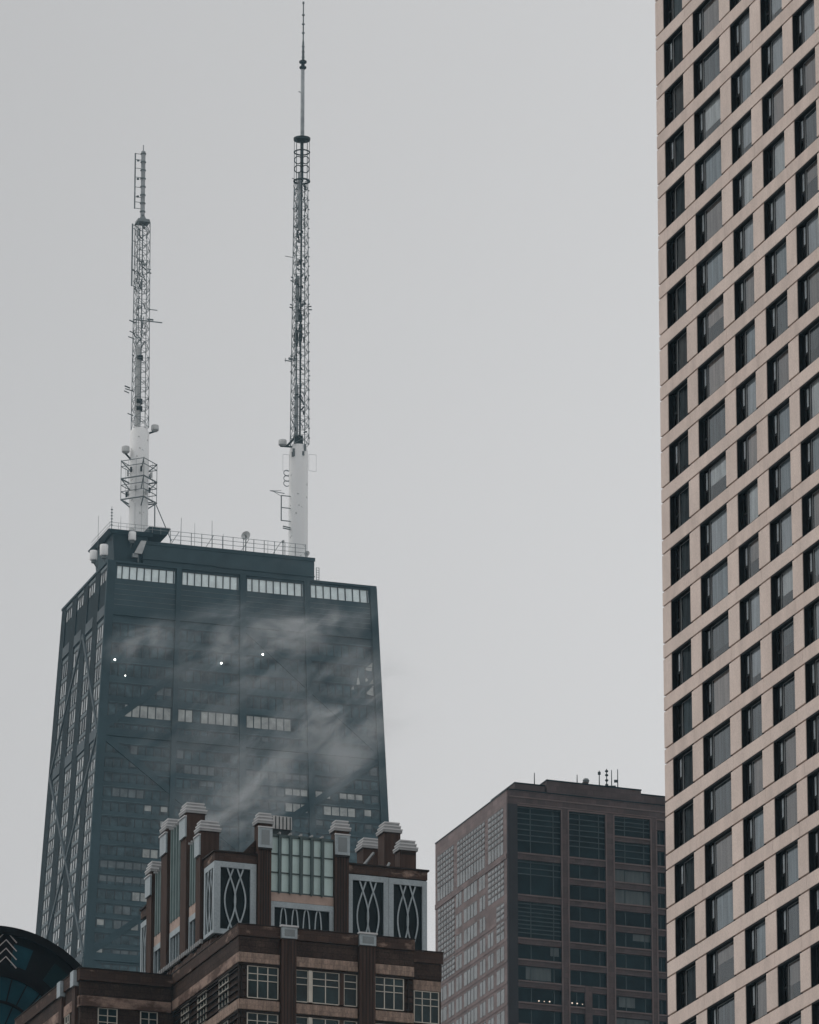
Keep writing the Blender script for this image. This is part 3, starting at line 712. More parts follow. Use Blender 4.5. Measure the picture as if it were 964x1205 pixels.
    for p, q_ in ((HP(3.15, -.6, Zr(386.2)), HP(1.5, 0, Zr(385.6))), (HP(-3.1, -.6, Zr(380.7)), HP(-1.6, 0, Zr(379.6)))): su.tube(p, q_, .2, 6)
    for z in (390.5, 392, 401.5): su.box(-.7, .5, -.6, .5, Zr(z), Zr(z) + .9)
    su.build('dish_bracket', M['steel_d'], root)
    tr = MB(); a0 = HP(2.8, -2.5, Zr(370.4))
    tr.tube(a0, HP(2.6, -3.5, Zr(362.0)), .13, 6); tr.tube(a0, HP(6.2, -3.5, Zr(362.0)), .10, 6); tr.tube(a0, HP(1.9, 0, Zr(370.8)), .12, 6)
    tr.build('stay_frame', M['steel'], root)
    ra = MB()
    for z in (361.0, 361.7):
        for a, b_ in (((-9.5, -13.2), (3.2, -13.2)), ((-9.5, -13.2), (-9.5, 2))):
            ra.tube(HP(*a, Zr(z)), HP(*b_, Zr(z)), .045, 4)
    for i in range(8): ra.tube(HP(-9.5 + 1.8 * i, -13.2, 0), HP(-9.5 + 1.8 * i, -13.2, Zr(361.75)), .05, 4)
    ra.build('deck_rail', M['steel_l'], root)
mast_short()

def mast_tall():
    O = HP.world(45.5, 18, HT); root = empty('broadcast_mast', O, 'taller lattice antenna mast on a smooth white drum, right one on the black roof', 'antenna mast')
    root.location = HP.world(43.0, 18, 358.35) if False else HP.world(45.5, 18, HT - .3)
    Zr = lambda z: z - (HT - .3)
    MB().lathe(0, 0, [(2.03, 0), (2.0, Zr(384.6)), (1.75, Zr(386.4)), (1.2, Zr(386.7))], 28).build('drum', M['drum'], root, smooth=True)
    pt = MB(); pr = random.Random(4)
    for i in range(7):
        a_ = -1.57 + pr.uniform(-.9, .9); z = pr.uniform(383.6, 385.4)
        MB().box(2.0 * math.cos(a_) - .25, 2.0 * math.cos(a_) + .2, 2.05 * math.sin(a_) - .1, 2.05 * math.sin(a_) + .1, Zr(z), Zr(z) + pr.uniform(.6, 1.6)).build('cable_box', M['steel'], root)
    c0 = HP.ex * .2
    lattice(MB(), c0, Zr(386.6), Zr(445.2), 3.2, 2.35, 2.0, .09, .055, AX).build('lattice_section', M['steel'], root)
    core = MB(); cr = random.Random(12)
    core.tube((.25, -.2, Zr(386.5)), (.35, -.2, Zr(452.5)), .2, 6)
    core.tube((-.55, .2, Zr(386.5)), (-.5, .2, Zr(420)), .13, 6)
    for i in range(120):
        z = Zr(cr.uniform(388, 444)); x = cr.uniform(-1.2, 1.3)
        core.tube((x, cr.uniform(-1, .3), z), (x + cr.uniform(-.6, .6), cr.uniform(-1, .3), z + cr.uniform(.3, 1.1)), cr.uniform(.07, .18), 5)
    for z in (409.5, 411.5, 413.8): core.tube((.2, -.2, Zr(z)), (.3, -.2, Zr(z) + 1.6), .42, 7)
    core.tube((-.6, .1, Zr(409)), (-.6, .1, Zr(412)), .4, 7)
    core.build('feeder_cable', M['steel_d'], root)
    sp_ = MB()
    for i in range(27):
        z = Zr(388 + 2.1 * i)
        for sx in (-1, 1):
            wd = 1.7 - .42 * i / 27
            sp_.tube(HP(.2 + sx * (wd - .25), -1.5, z), HP(.2 + sx * (wd + .12), -1.5, z + .05), .14, 5)
    sp_.build('leg_flange', M['steel'], root)
    for x, y, za, zb, rr in ((-.1, -.4, 434, 447, .36), (-.4, .2, 414, 424, .42), (-.5, .2, 388, 400, .40)):
        MB().tube((x, y, Zr(za)), (x, y, Zr(zb)), rr, 10).build('feeder_housing', M['steel_l'], root)
    # ringed top section with a dark rim
    rn = MB(); cx_, cy_ = .35, 0
    def ring(z, r, h): rn.lathe(cx_, cy_, [(r, Zr(z)), (r, Zr(z) + h)], 20)
    rn.lathe(cx_, cy_, [(.5, Zr(453.9)), (1.75, Zr(454.25)), (1.8, Zr(454.75)), (.5, Zr(455.0))], 24)
    for a_ in range(8):
        t = 2 * math.pi * a_ / 8
        rn.tube((cx_ + 1.6 * math.cos(t), 1.6 * math.sin(t), Zr(445)), (cx_ + 1.6 * math.cos(t), 1.6 * math.sin(t), Zr(454)), .055, 5)
    for z, th in ((445.1, .22), (451.6, .16)):
        for k in range(20):
            t0 = 2 * math.pi * k / 20; t1 = 2 * math.pi * (k + 1) / 20
            rn.tube((cx_ + 1.62 * math.cos(t0), 1.62 * math.sin(t0), Zr(z)), (cx_ + 1.62 * math.cos(t1), 1.62 * math.sin(t1), Zr(z)), th, 5)
    for z in (447.6, 449.6):
        for sx in (-.8, .8):
            for k in range(14):
                t0 = 2 * math.pi * k / 14; t1 = 2 * math.pi * (k + 1) / 14
                f = lambda t: (cx_ + sx + .75 * math.cos(t), -.7, Zr(z) + .85 * math.sin(t))
                rn.tube(f(t0), f(t1), .11, 5)
    rn.tube((cx_, 0, Zr(445)), (cx_, 0, Zr(455)), .35, 8)
    rn.build('ring_antenna', M['steel_d'], root)
    MB().lathe(.42, 0, [(.42, Zr(455.2)), (.40, Zr(470.3)), (.2, Zr(470.6))], 14).build('lower_pole', M['steel_l'], root, smooth=True)
    b = MB().lathe(.46, 0, [(.42, Zr(470.3)), (.75, Zr(470.6)), (.75, Zr(470.9)), (.4, Zr(471.0)), (.4, Zr(471.7)), (.8, Zr(471.8)), (.8, Zr(472.2)), (.3, Zr(472.4))], 12)
    b.build('clamp_ring', M['steel_d'], root)
    b = MB().lathe(.5, 0, [(.30, Zr(472.2)), (.22, Zr(476.5)), (.15, Zr(477)), (.13, Zr(485.2)), (.25, Zr(485.3)), (.2, Zr(485.7))], 8)
    for z in (473, 474.2, 475.4, 478.5, 480.5, 482.6): b.lathe(.5, 0, [(.32, Zr(z)), (.32, Zr(z) + .2)], 8)
    b.build('tip_whip', M['steel'], root)
    arm = MB()
    for z, x0, x1, r_ in ((427.8, -1.4, -3.4, .07), (416.6, -1.6, -2.3, .14), (417.2, -1.6, -2.2, .14), (416.6, 1.8, 2.6, .14), (417.3, 1.8, 2.5, .14), (404.8, -1.6, -3.3, .13),
                          (405.3, -1.6, -2.4, .3), (405.9, -1.6, -2.0, .2), (422.5, -1.6, -2.1, .15), (423.3, -1.6, -2.0, .15), (402, 1.8, 2.3, .12), (402.4, -1.7, -2.1, .14), (445.3, -1.3, -1.9, .1), (465, -.1, -.6, .1)):
        MB().tube(HP(x0, -.3, Zr(z)), HP(x1, -.6, Zr(z)), r_, 5).build('side_arm', M['steel'], root)
    MB().tube(HP(-3.2, -.6, Zr(404.4)), HP(-3.2, -.6, Zr(405.3)), .08, 4).build('side_arm', M['steel'], root)
    dish_part(root, HP(-3.7, -.6, Zr(386.7)), .85, .95)
    bk = MB().tube(HP(-4.2, -.6, Zr(385.9)), HP(-1.4, -.6, Zr(386.0)), .2, 5); bk.tube(HP(-2.8, -.6, Zr(386)), HP(-.6, -.5, Zr(388.6)), .25, 6); bk.box(-.9, .9, -.9, .9, Zr(386.7), Zr(388.6))
    bk.build('dish_bracket', M['steel_d'], root)
    # ladder frame standing off the drum
    fr_ = MB()
    X = lambda u, z: HP(u, -.6, Zr(z))
    fr_.tube(X(-3.9, 375.2), X(-3.9, 369.8), .13, 5)
    for z in (375.2, 372.6, 369.8): fr_.tube(X(-3.9, z), X(-1.9, z), .11, 5)
    fr_.tube(X(-6.4, 376.0), X(-3.2, 375.7), .09, 5); fr_.tube(X(-5.6, 375.9), X(-4.0, 375.1), .06, 4); fr_.tube(X(-6.4, 376), X(-3.9, 376.3), .05, 4)
    for z in (377.9, 379.0, 380.2):
        for k in range(9):
            t0 = .8 + 4.8 * k / 9; t1 = .8 + 4.8 * (k + 1) / 9
            fr_.tube(X(-2.75 + .65 * math.cos(t0), z + .6 * math.sin(t0)), X(-2.75 + .65 * math.cos(t1), z + .6 * math.sin(t1)), .1, 4)
    for z in (368.2, 368.6): fr_.tube(X(-3.5, z), X(-1.9, z - .2), .14, 5)
    fr_.build('outrigger', M['steel'], root)
    pf = MB()
    for u0, u1, z0, z1 in ((-3.6, -2.2, 380.6, 384.2), (2.1, 3.7, 381.2, 384.8)):
        for a, b_ in (((u0, z0), (u1, z0)), ((u1, z0), (u1, z1)), ((u1, z1), (u0, z1)), ((u0, z1), (u0, z0))):
            pf.tube(X(a[0], a[1]), X(b_[0], b_[1]), .035, 4)
    pf.build('wire_frame', M['steel_l'], root)
mast_tall()

# ------------------------------------------------------------------ rose granite tower, mid distance
def granite_tower():
    P = Plan((14.35, 865.88), 67.0, -17.4)
    root = empty('granite_tower', P.O, 'rose granite office tower with dark gridded windows between the brown tower and beige tower', 'office tower')
    D = 0.55
    UW, VW, ZT = 29.0, 34.9, 224.25
    MB(P).box(D, UW - .5, D, VW, 0, ZT - .6).build('core', M['g_glass'], root)
    # front (right) face: granite frame made of piers and spandrels
    cols = [(0.0, 1.55), (8.55, 9.76), (15.72, 17.1), (23.0, 24.0), (25.35, 26.0), (28.0, 29.0)]
    for a, b_ in cols:
        MB(P).box(a, b_, 0, D + .01, 0, ZT - 2.1).build('pier', M['g_dark' if a == 0 else 'g_front'], root)
        if b_ - a > .9 and a > 0:
            e = MB(P); e.box(a - .04, a + .16, -.07, -.003, 100, ZT - 2.2); e.box(b_ - .16, b_ + .04, -.07, -.003, 100, ZT - 2.2)
            e.build('pier_edge', M['g_sill'], root)
    MB(P).box(0, UW, 0, D + .02, ZT - 2.098, ZT).build('top_band', M['g_front'], root)
    tb = MB(P); tb.box(.2, UW, -.10, -.003, ZT - 1.1, ZT - .9); tb.box(1.5, 24, -.08, -.003, ZT - 2.0, ZT - 1.85); tb.build('moulding', M['g_sill'], root)
    pp = MB(P); pp.box(1.45, 6.3, 1.0, 12, ZT - .5, 225.55); pp.box(6.5, 21.75, .6, 14, ZT - .5, 226.35); pp.box(21.76, 28.5, 1.2, 12, ZT - .5, 225.9)
    pp.build('roof_house', M['g_front'], root)
    cp = MB(P); cp.box(-.08, UW, -.08, .5, ZT - .01, ZT + .12); cp.box(-.08, .5, .51, VW + .05, ZT - .01, ZT + .12)
    cp.box(1.4, 6.35, .9, 12.1, 225.56, 225.72); cp.box(6.42, 21.83, .5, 14.1, 226.36, 226.52); cp.box(21.84, 28.6, 1.1, 12.1, 225.91, 226.07)
    cp.build('coping', M['g_glass'], root)
    tops = [207.72 - 3.19 * i for i in range(0, 12)]
    W_ = []     # u0, u1, z0, z1, kind
    b1, b2, b3, b4 = (1.55, 8.55), (9.76, 15.72), (17.1, 23.0), (24.0, 25.35)
    W_ += [(b1, 215.0, 222.1, 'slat'), (b1, 208.75, 213.95, 'slat2'), (b1, 202.3, 207.72, 'slat3')]
    W_ += [(b1, t - 2.2, t, 'dark') for t in tops[2:]]
    W_ += [(b2, 215.1, 222.0, 'slat'), (b2, 211.9, 214.05, 'dark'), (b2, 208.7, 210.9, 'dark')] + [(b2, t - 2.2, t, 'dark') for t in tops[:4]]
    W_ += [((9.76, 12.2), t - 2.2, t, 'dark') for t in tops[4:]] + [((13.35, 15.72), t - 2.2, t, 'dark') for t in tops[4:]]
    W_ += [(b3, 218.98, 222.1, 'slat3'), (b3, 214.95, 218.15, 'mid'), (b3, 212.1, 214.0, 'blind'), (b3, 208.85, 211.0, 'blind')]
    W_ += [(b3, t - 2.2, t, 'blind' if i in (5, 8) else 'dark') for i, t in enumerate(tops)]
    W_ += [(b4, t - 2.2, t, 'dark') for t in [207.72 + 3.19 * 4, 207.72 + 3.19 * 3, 207.72 + 3.19 * 2, 207.72 + 3.19] + tops]
    W_ += [((26.0, 28.0), t - 2.2, t, 'dark') for t in [207.72 + 3.19 * 4, 207.72 + 3.19 * 3, 207.72 + 3.19 * 2, 207.72 + 3.19] + tops]
    wr = random.Random(8)
    # spandrels fill what the windows leave, bay by bay
    for bay in {w_[0] for w_ in W_}:
        ws = sorted([w_ for w_ in W_ if w_[0] == bay], key=lambda q: q[1])
        zl = ws[0][1]
        if bay in ((9.76, 12.2), (13.35, 15.72)):
            top_lim = tops[3] - 2.2
        else: top_lim = ZT - 2.1
        lows = [(0 if True else zl, zl)]
        zs = [(ws[i][2], ws[i + 1][1]) for i in range(len(ws) - 1)] + [(ws[-1][2], top_lim)] + ([] if bay == b2 else [(0, zl)])
        for a, b_ in zs:
            if b_ - a < .05: continue
            s_ = MB(P).box(bay[0], bay[1], .12, D + .012, a, b_).build('spandrel', M['g_front'], root)
            if b_ - a < 2:
                e = MB(P); e.box(bay[0] - .0, bay[1] + .0, -.02, .117, b_ - .22, b_); e.build('sill', M['g_sill'], s_)
    MB(P).box(12.2, 13.35, .02, D + .011, 0, tops[3] - 2.2).build('pier', M['g_front'], root)
    for bay, z0, z1, kd in W_:
        a, b_ = bay
        gm = M['g_blind'] if kd == 'blind' else M['g_glass']
        wn = MB(P).box(a, b_, D - .06, D - .004, z0, z1).build('window', gm, root)
        f = MB(P)
        if b_ - a > 4:
            for t in (1 / 3.2, 5 / 6):
                c = a + (b_ - a) * t; f.box(c - .06, c + .06, D - .16, D - .062, z0, z1)
        else: f.box((a + b_) / 2 - .05, (a + b_) / 2 + .05, D - .14, D - .062, z0, z1)
        f.box(a, b_, D - .13, D - .063, z1 - .06, z1); f.build('mullion', M['g_slat'], wn)
        if kd in ('slat', 'slat2', 'slat3', 'mid'):
            sl = MB(P); st = {'slat': .82, 'slat2': .9, 'slat3': .62, 'mid': 1.0}[kd]
            z = z1 - .35; lim = z0 + (1.6 if kd == 'slat' else 2.2 if kd == 'slat2' else .3)
            while z > lim: sl.box(a + .02, b_ - .02, D - .20, D - .065, z, z + .13); z -= st
            sl.build('louvre', M['g_slat'], wn)
        if kd == 'dark' and wr.random() < .3 and b_ - a > 3:
            n0 = wr.uniform(a, b_ - 1.5)
            MB(P).box(n0, min(b_ - .1, n0 + wr.uniform(1, 4)), D - .085, D - .065, z0 + .02 + wr.uniform(0, 1.2), z1 - .02).build('blind', M['g_blind'], wn)
    lm = random.Random(2)
    for x, z in ((4.9, 193.15), (5.75, 193.15), (6.6, 193.2), (10.2, 193.3), (11.0, 193.3), (11.85, 193.25)):
        p = P(x, .30, z); r_ = .13 if x in (4.9, 6.6, 10.2, 11.0) else .08
        MB().lathe(p.x, p.y, [(.03, p.z - r_), (r_, p.z), (.03, p.z + r_ * .6)], 8).build('ceiling_lamp', M['lamp_warm'], root)
    # left face -----------------------------------------------------------
    MB(P).box(0.0, D, 0.02 + D, VW, 0, ZT).build('side_wall', M['g_side'], root)
    def side(v0, v1, z0, z1, kd):
        wn = MB(P).box(-.03, -.003, v0, v1, z0, z1).build('side_window', M['g_glass_side'], root)
        f = MB(P); n = max(2, int((v1 - v0) / 1.3))
        for i in range(1, n): c = v0 + (v1 - v0) * i / n; f.box(-.07, -.032, c - .06, c + .06, z0, z1)
        if kd:
            z = z1 - .8
            while z > z0 + (1.9 if kd == 1 else .5): f.box(-.10, -.033, v0, v1, z, z + .24); z -= .85
        f.box(-.06, -.031, v0, v1, z1 - .06, z1 + .02); f.build('mullion', M['g_slat_side'], wn)
    for v0, v1 in ((2.2, 9.15), (10.9, 24.1), (25.9, 33.8)): side(v0, v1, 215.0, 222.0, 1)
    bm_ = MB(P); bm_.box(-.10, -.003, .6, VW, 214.0, 214.75); bm_.build('string_course', M['g_side'], root)
    for v0, v1, z0, z1, kd in ((1.9, 9.3, 208.8, 213.8, 2), (1.9, 5.4, 202.3, 207.7, 2), (25.5, 33.5, 202.3, 213.8, 2)): side(v0, v1, z0, z1, kd)
    cs = [(1.9, 5.4), (6.9, 9.5), (10.7, 13.3), (14.6, 20.9), (22.0, 24.7), (25.7, 28.4), (29.4, 33.1)]
    for i, t in enumerate([207.72 + 3.19 * 2, 207.72 + 3.19] + tops):
        for j, (v0, v1) in enumerate(cs):
            if t > 202 and (j >= 5 or (j == 0)): continue
            if t > 209 and j == 1: continue
            if j == 1 and t > 205: continue
            if t > 211 and j == 2: v0, v1 = 10.7, 13.6
            side(v0, v1, t - 2.15, t, 0)
    gs = MB(P)
    for t in tops: gs.box(-.06, -.003, .6, VW, t - 2.75, t - 2.45)
    gs.build('floor_band', M['g_side'], root)
    # things on the roof
    def whip(u, v, z, h, lab, b=None):
        o = (b or MB()).tube((0, 0, 0), (0, 0, h), .09, 5, .06).build('whip_antenna', M['steel_d'])
        o.location = P.world(u, v, z); tag(o, lab, 'antenna', 'antennas on the granite tower roof')
    whip(5.0, 2, 225.72, 2.0, 'stubby single whip at the left end of the granite tower roof')
    whip(11.9, 2, 226.52, 1.6, 'lone short whip left of the roof ventilator on the granite tower')
    b = MB()
    for z in (.4, 1.1, 1.9, 2.5): b.lathe(0, 0, [(.2, z), (.26, z + .14), (.2, z + .28)], 8)
    whip(15.5, 2, 226.52, 2.6, 'leftmost whip of the antenna cluster on the granite roof, with knobs', MB().lathe(0, 0, [(.22, 2.0), (.22, 2.4)], 8))
    whip(16.7, 2, 226.52, 3.0, 'beaded antenna with four knobs in the granite roof cluster', b)
    whip(17.5, 2, 226.52, 2.9, 'plain thin whip right of the beaded antenna on the granite roof')
    whip(18.5, 2, 226.52, 3.1, 'rightmost whip of the granite roof cluster, with a small side bracket', MB().box(-.55, .02, -.08, .08, 1.1, 1.5))
    vt = empty('roof_ventilator', P.world(13.3, 2.2, 226.36), 'small hooded ventilator on the granite tower roof between two whips', 'ventilator')
    MB().box(-.45, .45, -.4, .4, 0, .75).build('base', M['g_front'], vt)
    MB().lathe(0.1, 0, [(.42, .76), (.5, 1.1), (.35, 1.35), (.1, 1.42)], 12).build('hood', M['steel'], vt)
    pl = empty('roof_cabinet', P.world(17.6, 2.2, 226.36), 'low cabinet at the foot of the granite roof antenna cluster', 'cabinet')
    MB().box(-.5, .5, -.4, .4, 0, .55).build('body', M['steel_d'], pl); MB().box(-.58, .58, -.48, .48, .56, .64).build('lid', M['steel'], pl)
granite_tower()

# ------------------------------------------------------------------ brown art deco tower, foreground
def deco_tower():
    P = Plan((-11.40, 399.84), 68.0, -18.0)
    root = empty('deco_tower', P.O, 'brown art deco tower with stepped crown, white pier caps and looped lattice panels', 'tower')
    VD = 26.0; VI = 16.23
    wl = MB(P); d = .16
    wl.box(d, 12.6, d, VD, 0, 95.0); wl.build('wall', M['b_stone'], root)
    MB(P).box(12.603, 14.78, .55, VD, 0, 94.4).build('right_wing_wall', M['b_stone'], root)
    MB(P).box(14.783, 15.3, 2.2, VD, 0, 93.0).build('rear_wing_wall', M['b_stone'], root)
    MB(P).box(-6.75, d - .003, VI + d, VD + 8, 0, 94.9).build('left_wing_wall', M['b_stone'], root)
    MB(P).box(.6, 12.2, .6, 30, 95.0, 95.06).build('roof_terrace', M['b_roof'], root)
    # right face: cornice, frieze, tan bands; broken by two piers
    segs = [(-.12, 2.93), (4.03, 8.56), (9.76, 12.66)]
    FL = 3.21
    for a, b_ in segs:
        MB(P).box(a, b_, -.12, d - .003, 94.36, 95.12).build('cornice', M['b_corn'], root, bevel=.03)
        MB(P).box(a + .06, b_ - .04, -.02, d - .004, 93.30, 94.33).build('frieze', M['b_stone'], root)
        for k in range(6):
            MB(P).box(a + (.08 if a < 0 else .03), b_ - .03, -.07, d - .005, 92.56 - FL * k, 93.26 - FL * k).build('stone_band', M['b_tan'], root, bevel=.05)
    for k in range(6):
        MB(P).box(-.07, 12.6, .02, d - .006, 92.40 - FL * k, 92.54 - FL * k).build('shadow_strip', M['b_groove'], root)  # dark strip painted as the shade under each stone band
    sl = MB(P); sl.box(-.14, 12.68, -.15, .4, 95.123, 95.2); sl.build('coping', M['b_groove'], root)
    for a, b_ in ((2.95, 4.01), (8.58, 9.72)):
        p = MB(P).box(a, b_, -.30, d - .002, 60, 94.36).build('pier', M['b_flute'], root)
        gv = MB(P)
        for t in (.2, .42, .64, .84): gv.box(a + (b_ - a) * t - .035, a + (b_ - a) * t + .035, -.318, -.302, 60, 94.3)
        gv.build('flute', M['b_groove'], p)
        c = MB(P).box(a - .02, b_ + .02, -.42, .3, 94.38, 95.14); cp = c.build('pier_cap', M['b_grey'], p)
        MB(P).box(a - .1, b_ + .1, -.5, .4, 95.141, 95.26).build('cap_edge', M['b_lip'], cp)
        MB(P).box(a + .16, b_ - .16, -.435, -.422, 94.5, 94.98).build('cap_panel', M['b_inset'], cp)
    # windows
    def win(F, a, b_, z0, z1, nv, parent=root):
        """F(MB, s0, s1, z0, z1, depth_in, depth_out) puts a slab on the wanted face"""
        b = MB(P); F(b, a, b_, z0, z1, .0, -.02); wn = b.build('window', M['b_win'], parent)
        f = MB(P); t = .05
        F(f, a - .02, a + t, z0, z1, -.021, -.09); F(f, b_ - t, b_ + .02, z0, z1, -.021, -.09)
        for i in range(1, nv):
            c = a + (b_ - a) * i / nv; F(f, c - .032, c + .032, z0, z1, -.021, -.07)
        h = z1 - z0
        for zz in (z0 + h * .55, z0 + h * .76): F(f, a + t, b_ - t, zz - .025, zz + .025, -.022, -.07)
        F(f, a + t, b_ - t, z0 - .02, z0 + .04, -.022, -.08); F(f, a + t, b_ - t, z1 - .04, z1 + .01, -.022, -.07)
        f.build('frame', M['b_frame'], wn)
    def FR(v): return lambda b, s0, s1, z0, z1, i, o: b.box(s0, s1, v + o, v + i, z0, z1)
    def FLf(u): return lambda b, s0, s1, z0, z1, i, o: b.box(u + o, u + i, s0, s1, z0, z1)
    for k in range(6):
        z0, z1 = 90.2 - FL * k, 92.38 - FL * k
        fr_ = FR(d - .001)
        win(fr_, .62, 2.82, z0, z1, 3); win(fr_, 4.08, 4.97, z0, z1, 1); win(fr_, 5.25, 7.22, z0, z1, 2); win(fr_, 7.55, 8.50, z0, z1, 1); win(fr_, 9.80, 11.9, z0, z1, 3)
        mp = MB(P); mp.box(4.99, 5.23, -.01, d - .002, z0, z1); mp.build('mullion_post', M['b_frame'], root)
        mp = MB(P); mp.box(7.25, 7.53, -.02, d - .002, z0, z1); mp.build('mullion_post', M['b_flute'], root)
        # left face
        fl = FLf(d - .001)
        for v0, v1 in ((2.9, 5.1), (8.2, 10.3), (12.6, 14.4)): win(fl, v0, v1, z0, z1, 3)
        win(FR(.548), 12.78, 14.6, z0 - .62, z1 - .62, 3)
        win(FR(VI + d - .001), -5.45, -4.05, z0, z1, 2); win(FR(VI + d - .001), -2.35, -1.1, z0, z1, 2)
        win(FLf(-6.752), 19.0, 20.2, z0, z1, 2)
    # left face bands
    MB(P).box(-.12, d - .003, .17, VI + .1, 94.36, 95.12).build('cornice', M['b_corn'], root, bevel=.03)
    MB(P).box(-.02, d - .004, .17, VI + .1, 93.30, 94.33).build('frieze', M['b_stone'], root)
    for k in range(6):
        MB(P).box(-.07, d - .005, .17, VI + .1, 92.56 - FL * k, 93.26 - FL * k).build('stone_band', M['b_tan_dirty' if k != 1 else 'b_tan'], root, bevel=.05)
        MB(P).box(.02, d - .006, .17, VI, 92.40 - FL * k, 92.54 - FL * k).build('shadow_strip', M['b_groove'], root)  # painted shade below the left bands
    sl = MB(P); sl.box(-.15, .4, .41, VI, 95.123, 95.2); sl.build('coping', M['b_groove'], root)
    rus = MB(P)
    for i in range(42): rus.box(.0, d - .004, .3, VI, 74.4 + .48 * i, 74.44 + .48 * i + .02)
    for i in range(42): rus.box(.0 + d, .55, .06, d - .004, 74.4 + .48 * i, 74.44 + .48 * i + .02); rus.box(11.95, 12.58, .06, d - .004, 74.4 + .48 * i, 74.46 + .48 * i)
    rus.box(.01, .08, .15, .30, 74.4, 94.5); rus.box(.2, .3, .07, .155, 74.4, 94.5); rus.box(12.2, 12.3, .07, .155, 74.4, 94.5); rus.box(.3, 12.2, .12, .157, 74.4, 74.45); rus.build('rusticated_course', M['b_groove'], root)
    # right stepped wing
    MB(P).box(12.61, 14.9, .40, .547, 93.72, 94.5).build('cornice', M['b_corn'], root, bevel=.03)
    MB(P).box(12.62, 14.82, .50, .546, 92.62, 93.68).build('frieze', M['b_stone'], root)
    for k in range(6): MB(P).box(12.7, 14.74, .44, .545, 91.78 - FL * k, 92.5 - FL * k).build('stone_band', M['b_tan'], root, bevel=.05)
    MB(P).box(12.62, 14.95, .38, 1.2, 94.503, 94.58).build('coping', M['b_groove'], root)
    # left wing
    v = VI + d
    MB(P).box(-6.9, -.13, VI - .12, v - .003, 94.2, 95.02).build('cornice', M['b_corn'], root, bevel=.03)
    MB(P).box(-6.8, -.13, VI + .02, v - .004, 93.2, 94.17).build('frieze', M['b_stone'], root)
    for k in range(6):
        MB(P).box(-6.75, -.13, VI - .05, v - .005, 92.40 - FL * k, 93.15 - FL * k).build('stone_band', M['b_tan_dirty'], root, bevel=.05)
    sl = MB(P); sl.box(-6.95, -.14, VI - .15, VI + .5, 95.023, 95.1); sl.box(-6.95, -6.4, VI + .51, VD + 8, 95.023, 95.1); sl.build('coping', M['b_groove'], root)
    MB(P).box(-6.9, -6.753, v, VD + 8, 94.2, 95.02).build('cornice', M['b_corn'], root)
    for k in range(6): MB(P).box(-6.85, -6.754, v, VD + 8, 92.4 - FL * k, 93.15 - FL * k).build('stone_band', M['b_tan_dirty'], root)
    for v0 in (16.9, 20.5):
        p = MB(P).box(-7.0, -6.756, v0, v0 + .8, 60, 93.9).build('pier', M['b_flute'], root)
        MB(P).box(-7.15, -6.76, v0 - .05, v0 + .85, 93.92, 95.0).build('pier_cap', M['b_grey'], p)

    # ---------------- crown
    U0, V0, U1, V1 = .3, 7.18, 16.03, 26.0
    ZB, ZP = 95.9, 101.25
    MB(P).box(U0 + .3, U1 - .2, V0 + .3, V1 - .2, 95.0, ZP).build('crown_wall', M['b_stone'], root)
    for a, b_ in ((U0, 3.41), (10.11, U1)):
        MB(P).box(a, b_, V0, V0 + .298, ZP, 101.86).build('crown_parapet', M['b_corn'], root)
        MB(P).box(a - (.1 if a < 1 else 0), b_ + (.12 if b_ > 12 else 0), V0 - .1, V0 + .35, 101.863, 101.97).build('crown_coping', M['b_groove'], root)
    for a, b_ in ((V0 + .30, 9.97), (23.71, V1)):
        MB(P).box(U0, U0 + .3, a, b_, ZP, 101.86).build('crown_parapet', M['b_corn'], root)
        MB(P).box(U0 - .1, U0 + .35, a + .06, b_, 101.863, 101.97).build('crown_coping', M['b_groove'], root)
    MB(P).box(U1 - .3, U1, V0 + .30, V1, ZP, 101.86).build('crown_parapet', M['b_corn'], root)
    cp = MB(P); cp.box(U1 - .35, U1 + .12, V0 + .36, V1, 101.863, 101.97)
    cp.build('crown_coping', M['b_groove'], root)
    # panel helper on either face: F(s, z, out)
    def onR(s, z, o=0.0): return P(s, V0 - o, z)
    def onL(s, z, o=0.0): return P(U0 - o, s, z)
    nR = -(P.ey); nL = -(P.ex)
    def sb(b, F, s0, s1, z0, z1, o0, o1):
        return b.hexa([F(s0, z0, o0), F(s1, z0, o0), F(s1, z0, o1), F(s0, z0, o1), F(s0, z1, o0), F(s1, z1, o0), F(s1, z1, o1), F(s0, z1, o1)])
    def lattice_panel(F, nrm, s0, s1, z0, z1, fw=.42, ft=.4, loops=True):
        pn = sb(MB(), F, s0 + fw, s1 - fw, z0 + fw, z1 - ft, -.18, -.16).build('lattice_panel', M['b_black'], root)
        f = MB(); sb(f, F, s0, s0 + fw, z0, z1, -.25, .02); sb(f, F, s1 - fw, s1, z0, z1, -.25, .02)
        sb(f, F, s0 + fw, s1 - fw, z1 - ft, z1, -.25, .019); sb(f, F, s0 + fw, s1 - fw, z0, z0 + fw * .8, -.25, .019)
        f.build('panel_frame', M['b_grey'], pn)
        a, b_ = s0 + fw, s1 - fw; zb, zt = z0 + fw * .8, z1 - ft; c = (a + b_) / 2; hw = (b_ - a)
        lt = MB(); n = 26; zm = (zt + zb) / 2 - .1; hh = (zt - zb) / 2 + .1
        # two interlaced lens loops, crossing again above and below
        A = hw * .155; G = hw * .165
        for sx in (-1, 1):
            for sg in (-1, 1):
                pts = []
                for i in range(n + 1):
                    z = zb + (zt - zb) * i / n; t = (z - zm) / hh
                    off = G * sx + sg * A * 1.15 * math.cos(t * math.pi * .70)
                    pts.append(F(c + off, z, -.10 + .012 * (sx + 1) + .025 * (sg + 1)))
                lt.ribbon(pts, .10, nrm, .05)
        lt.build('lattice', M['b_grey'], pn)
        return pn
    lattice_panel(onR, nR, .30, 3.36, ZB + .25, 101.22, .44)
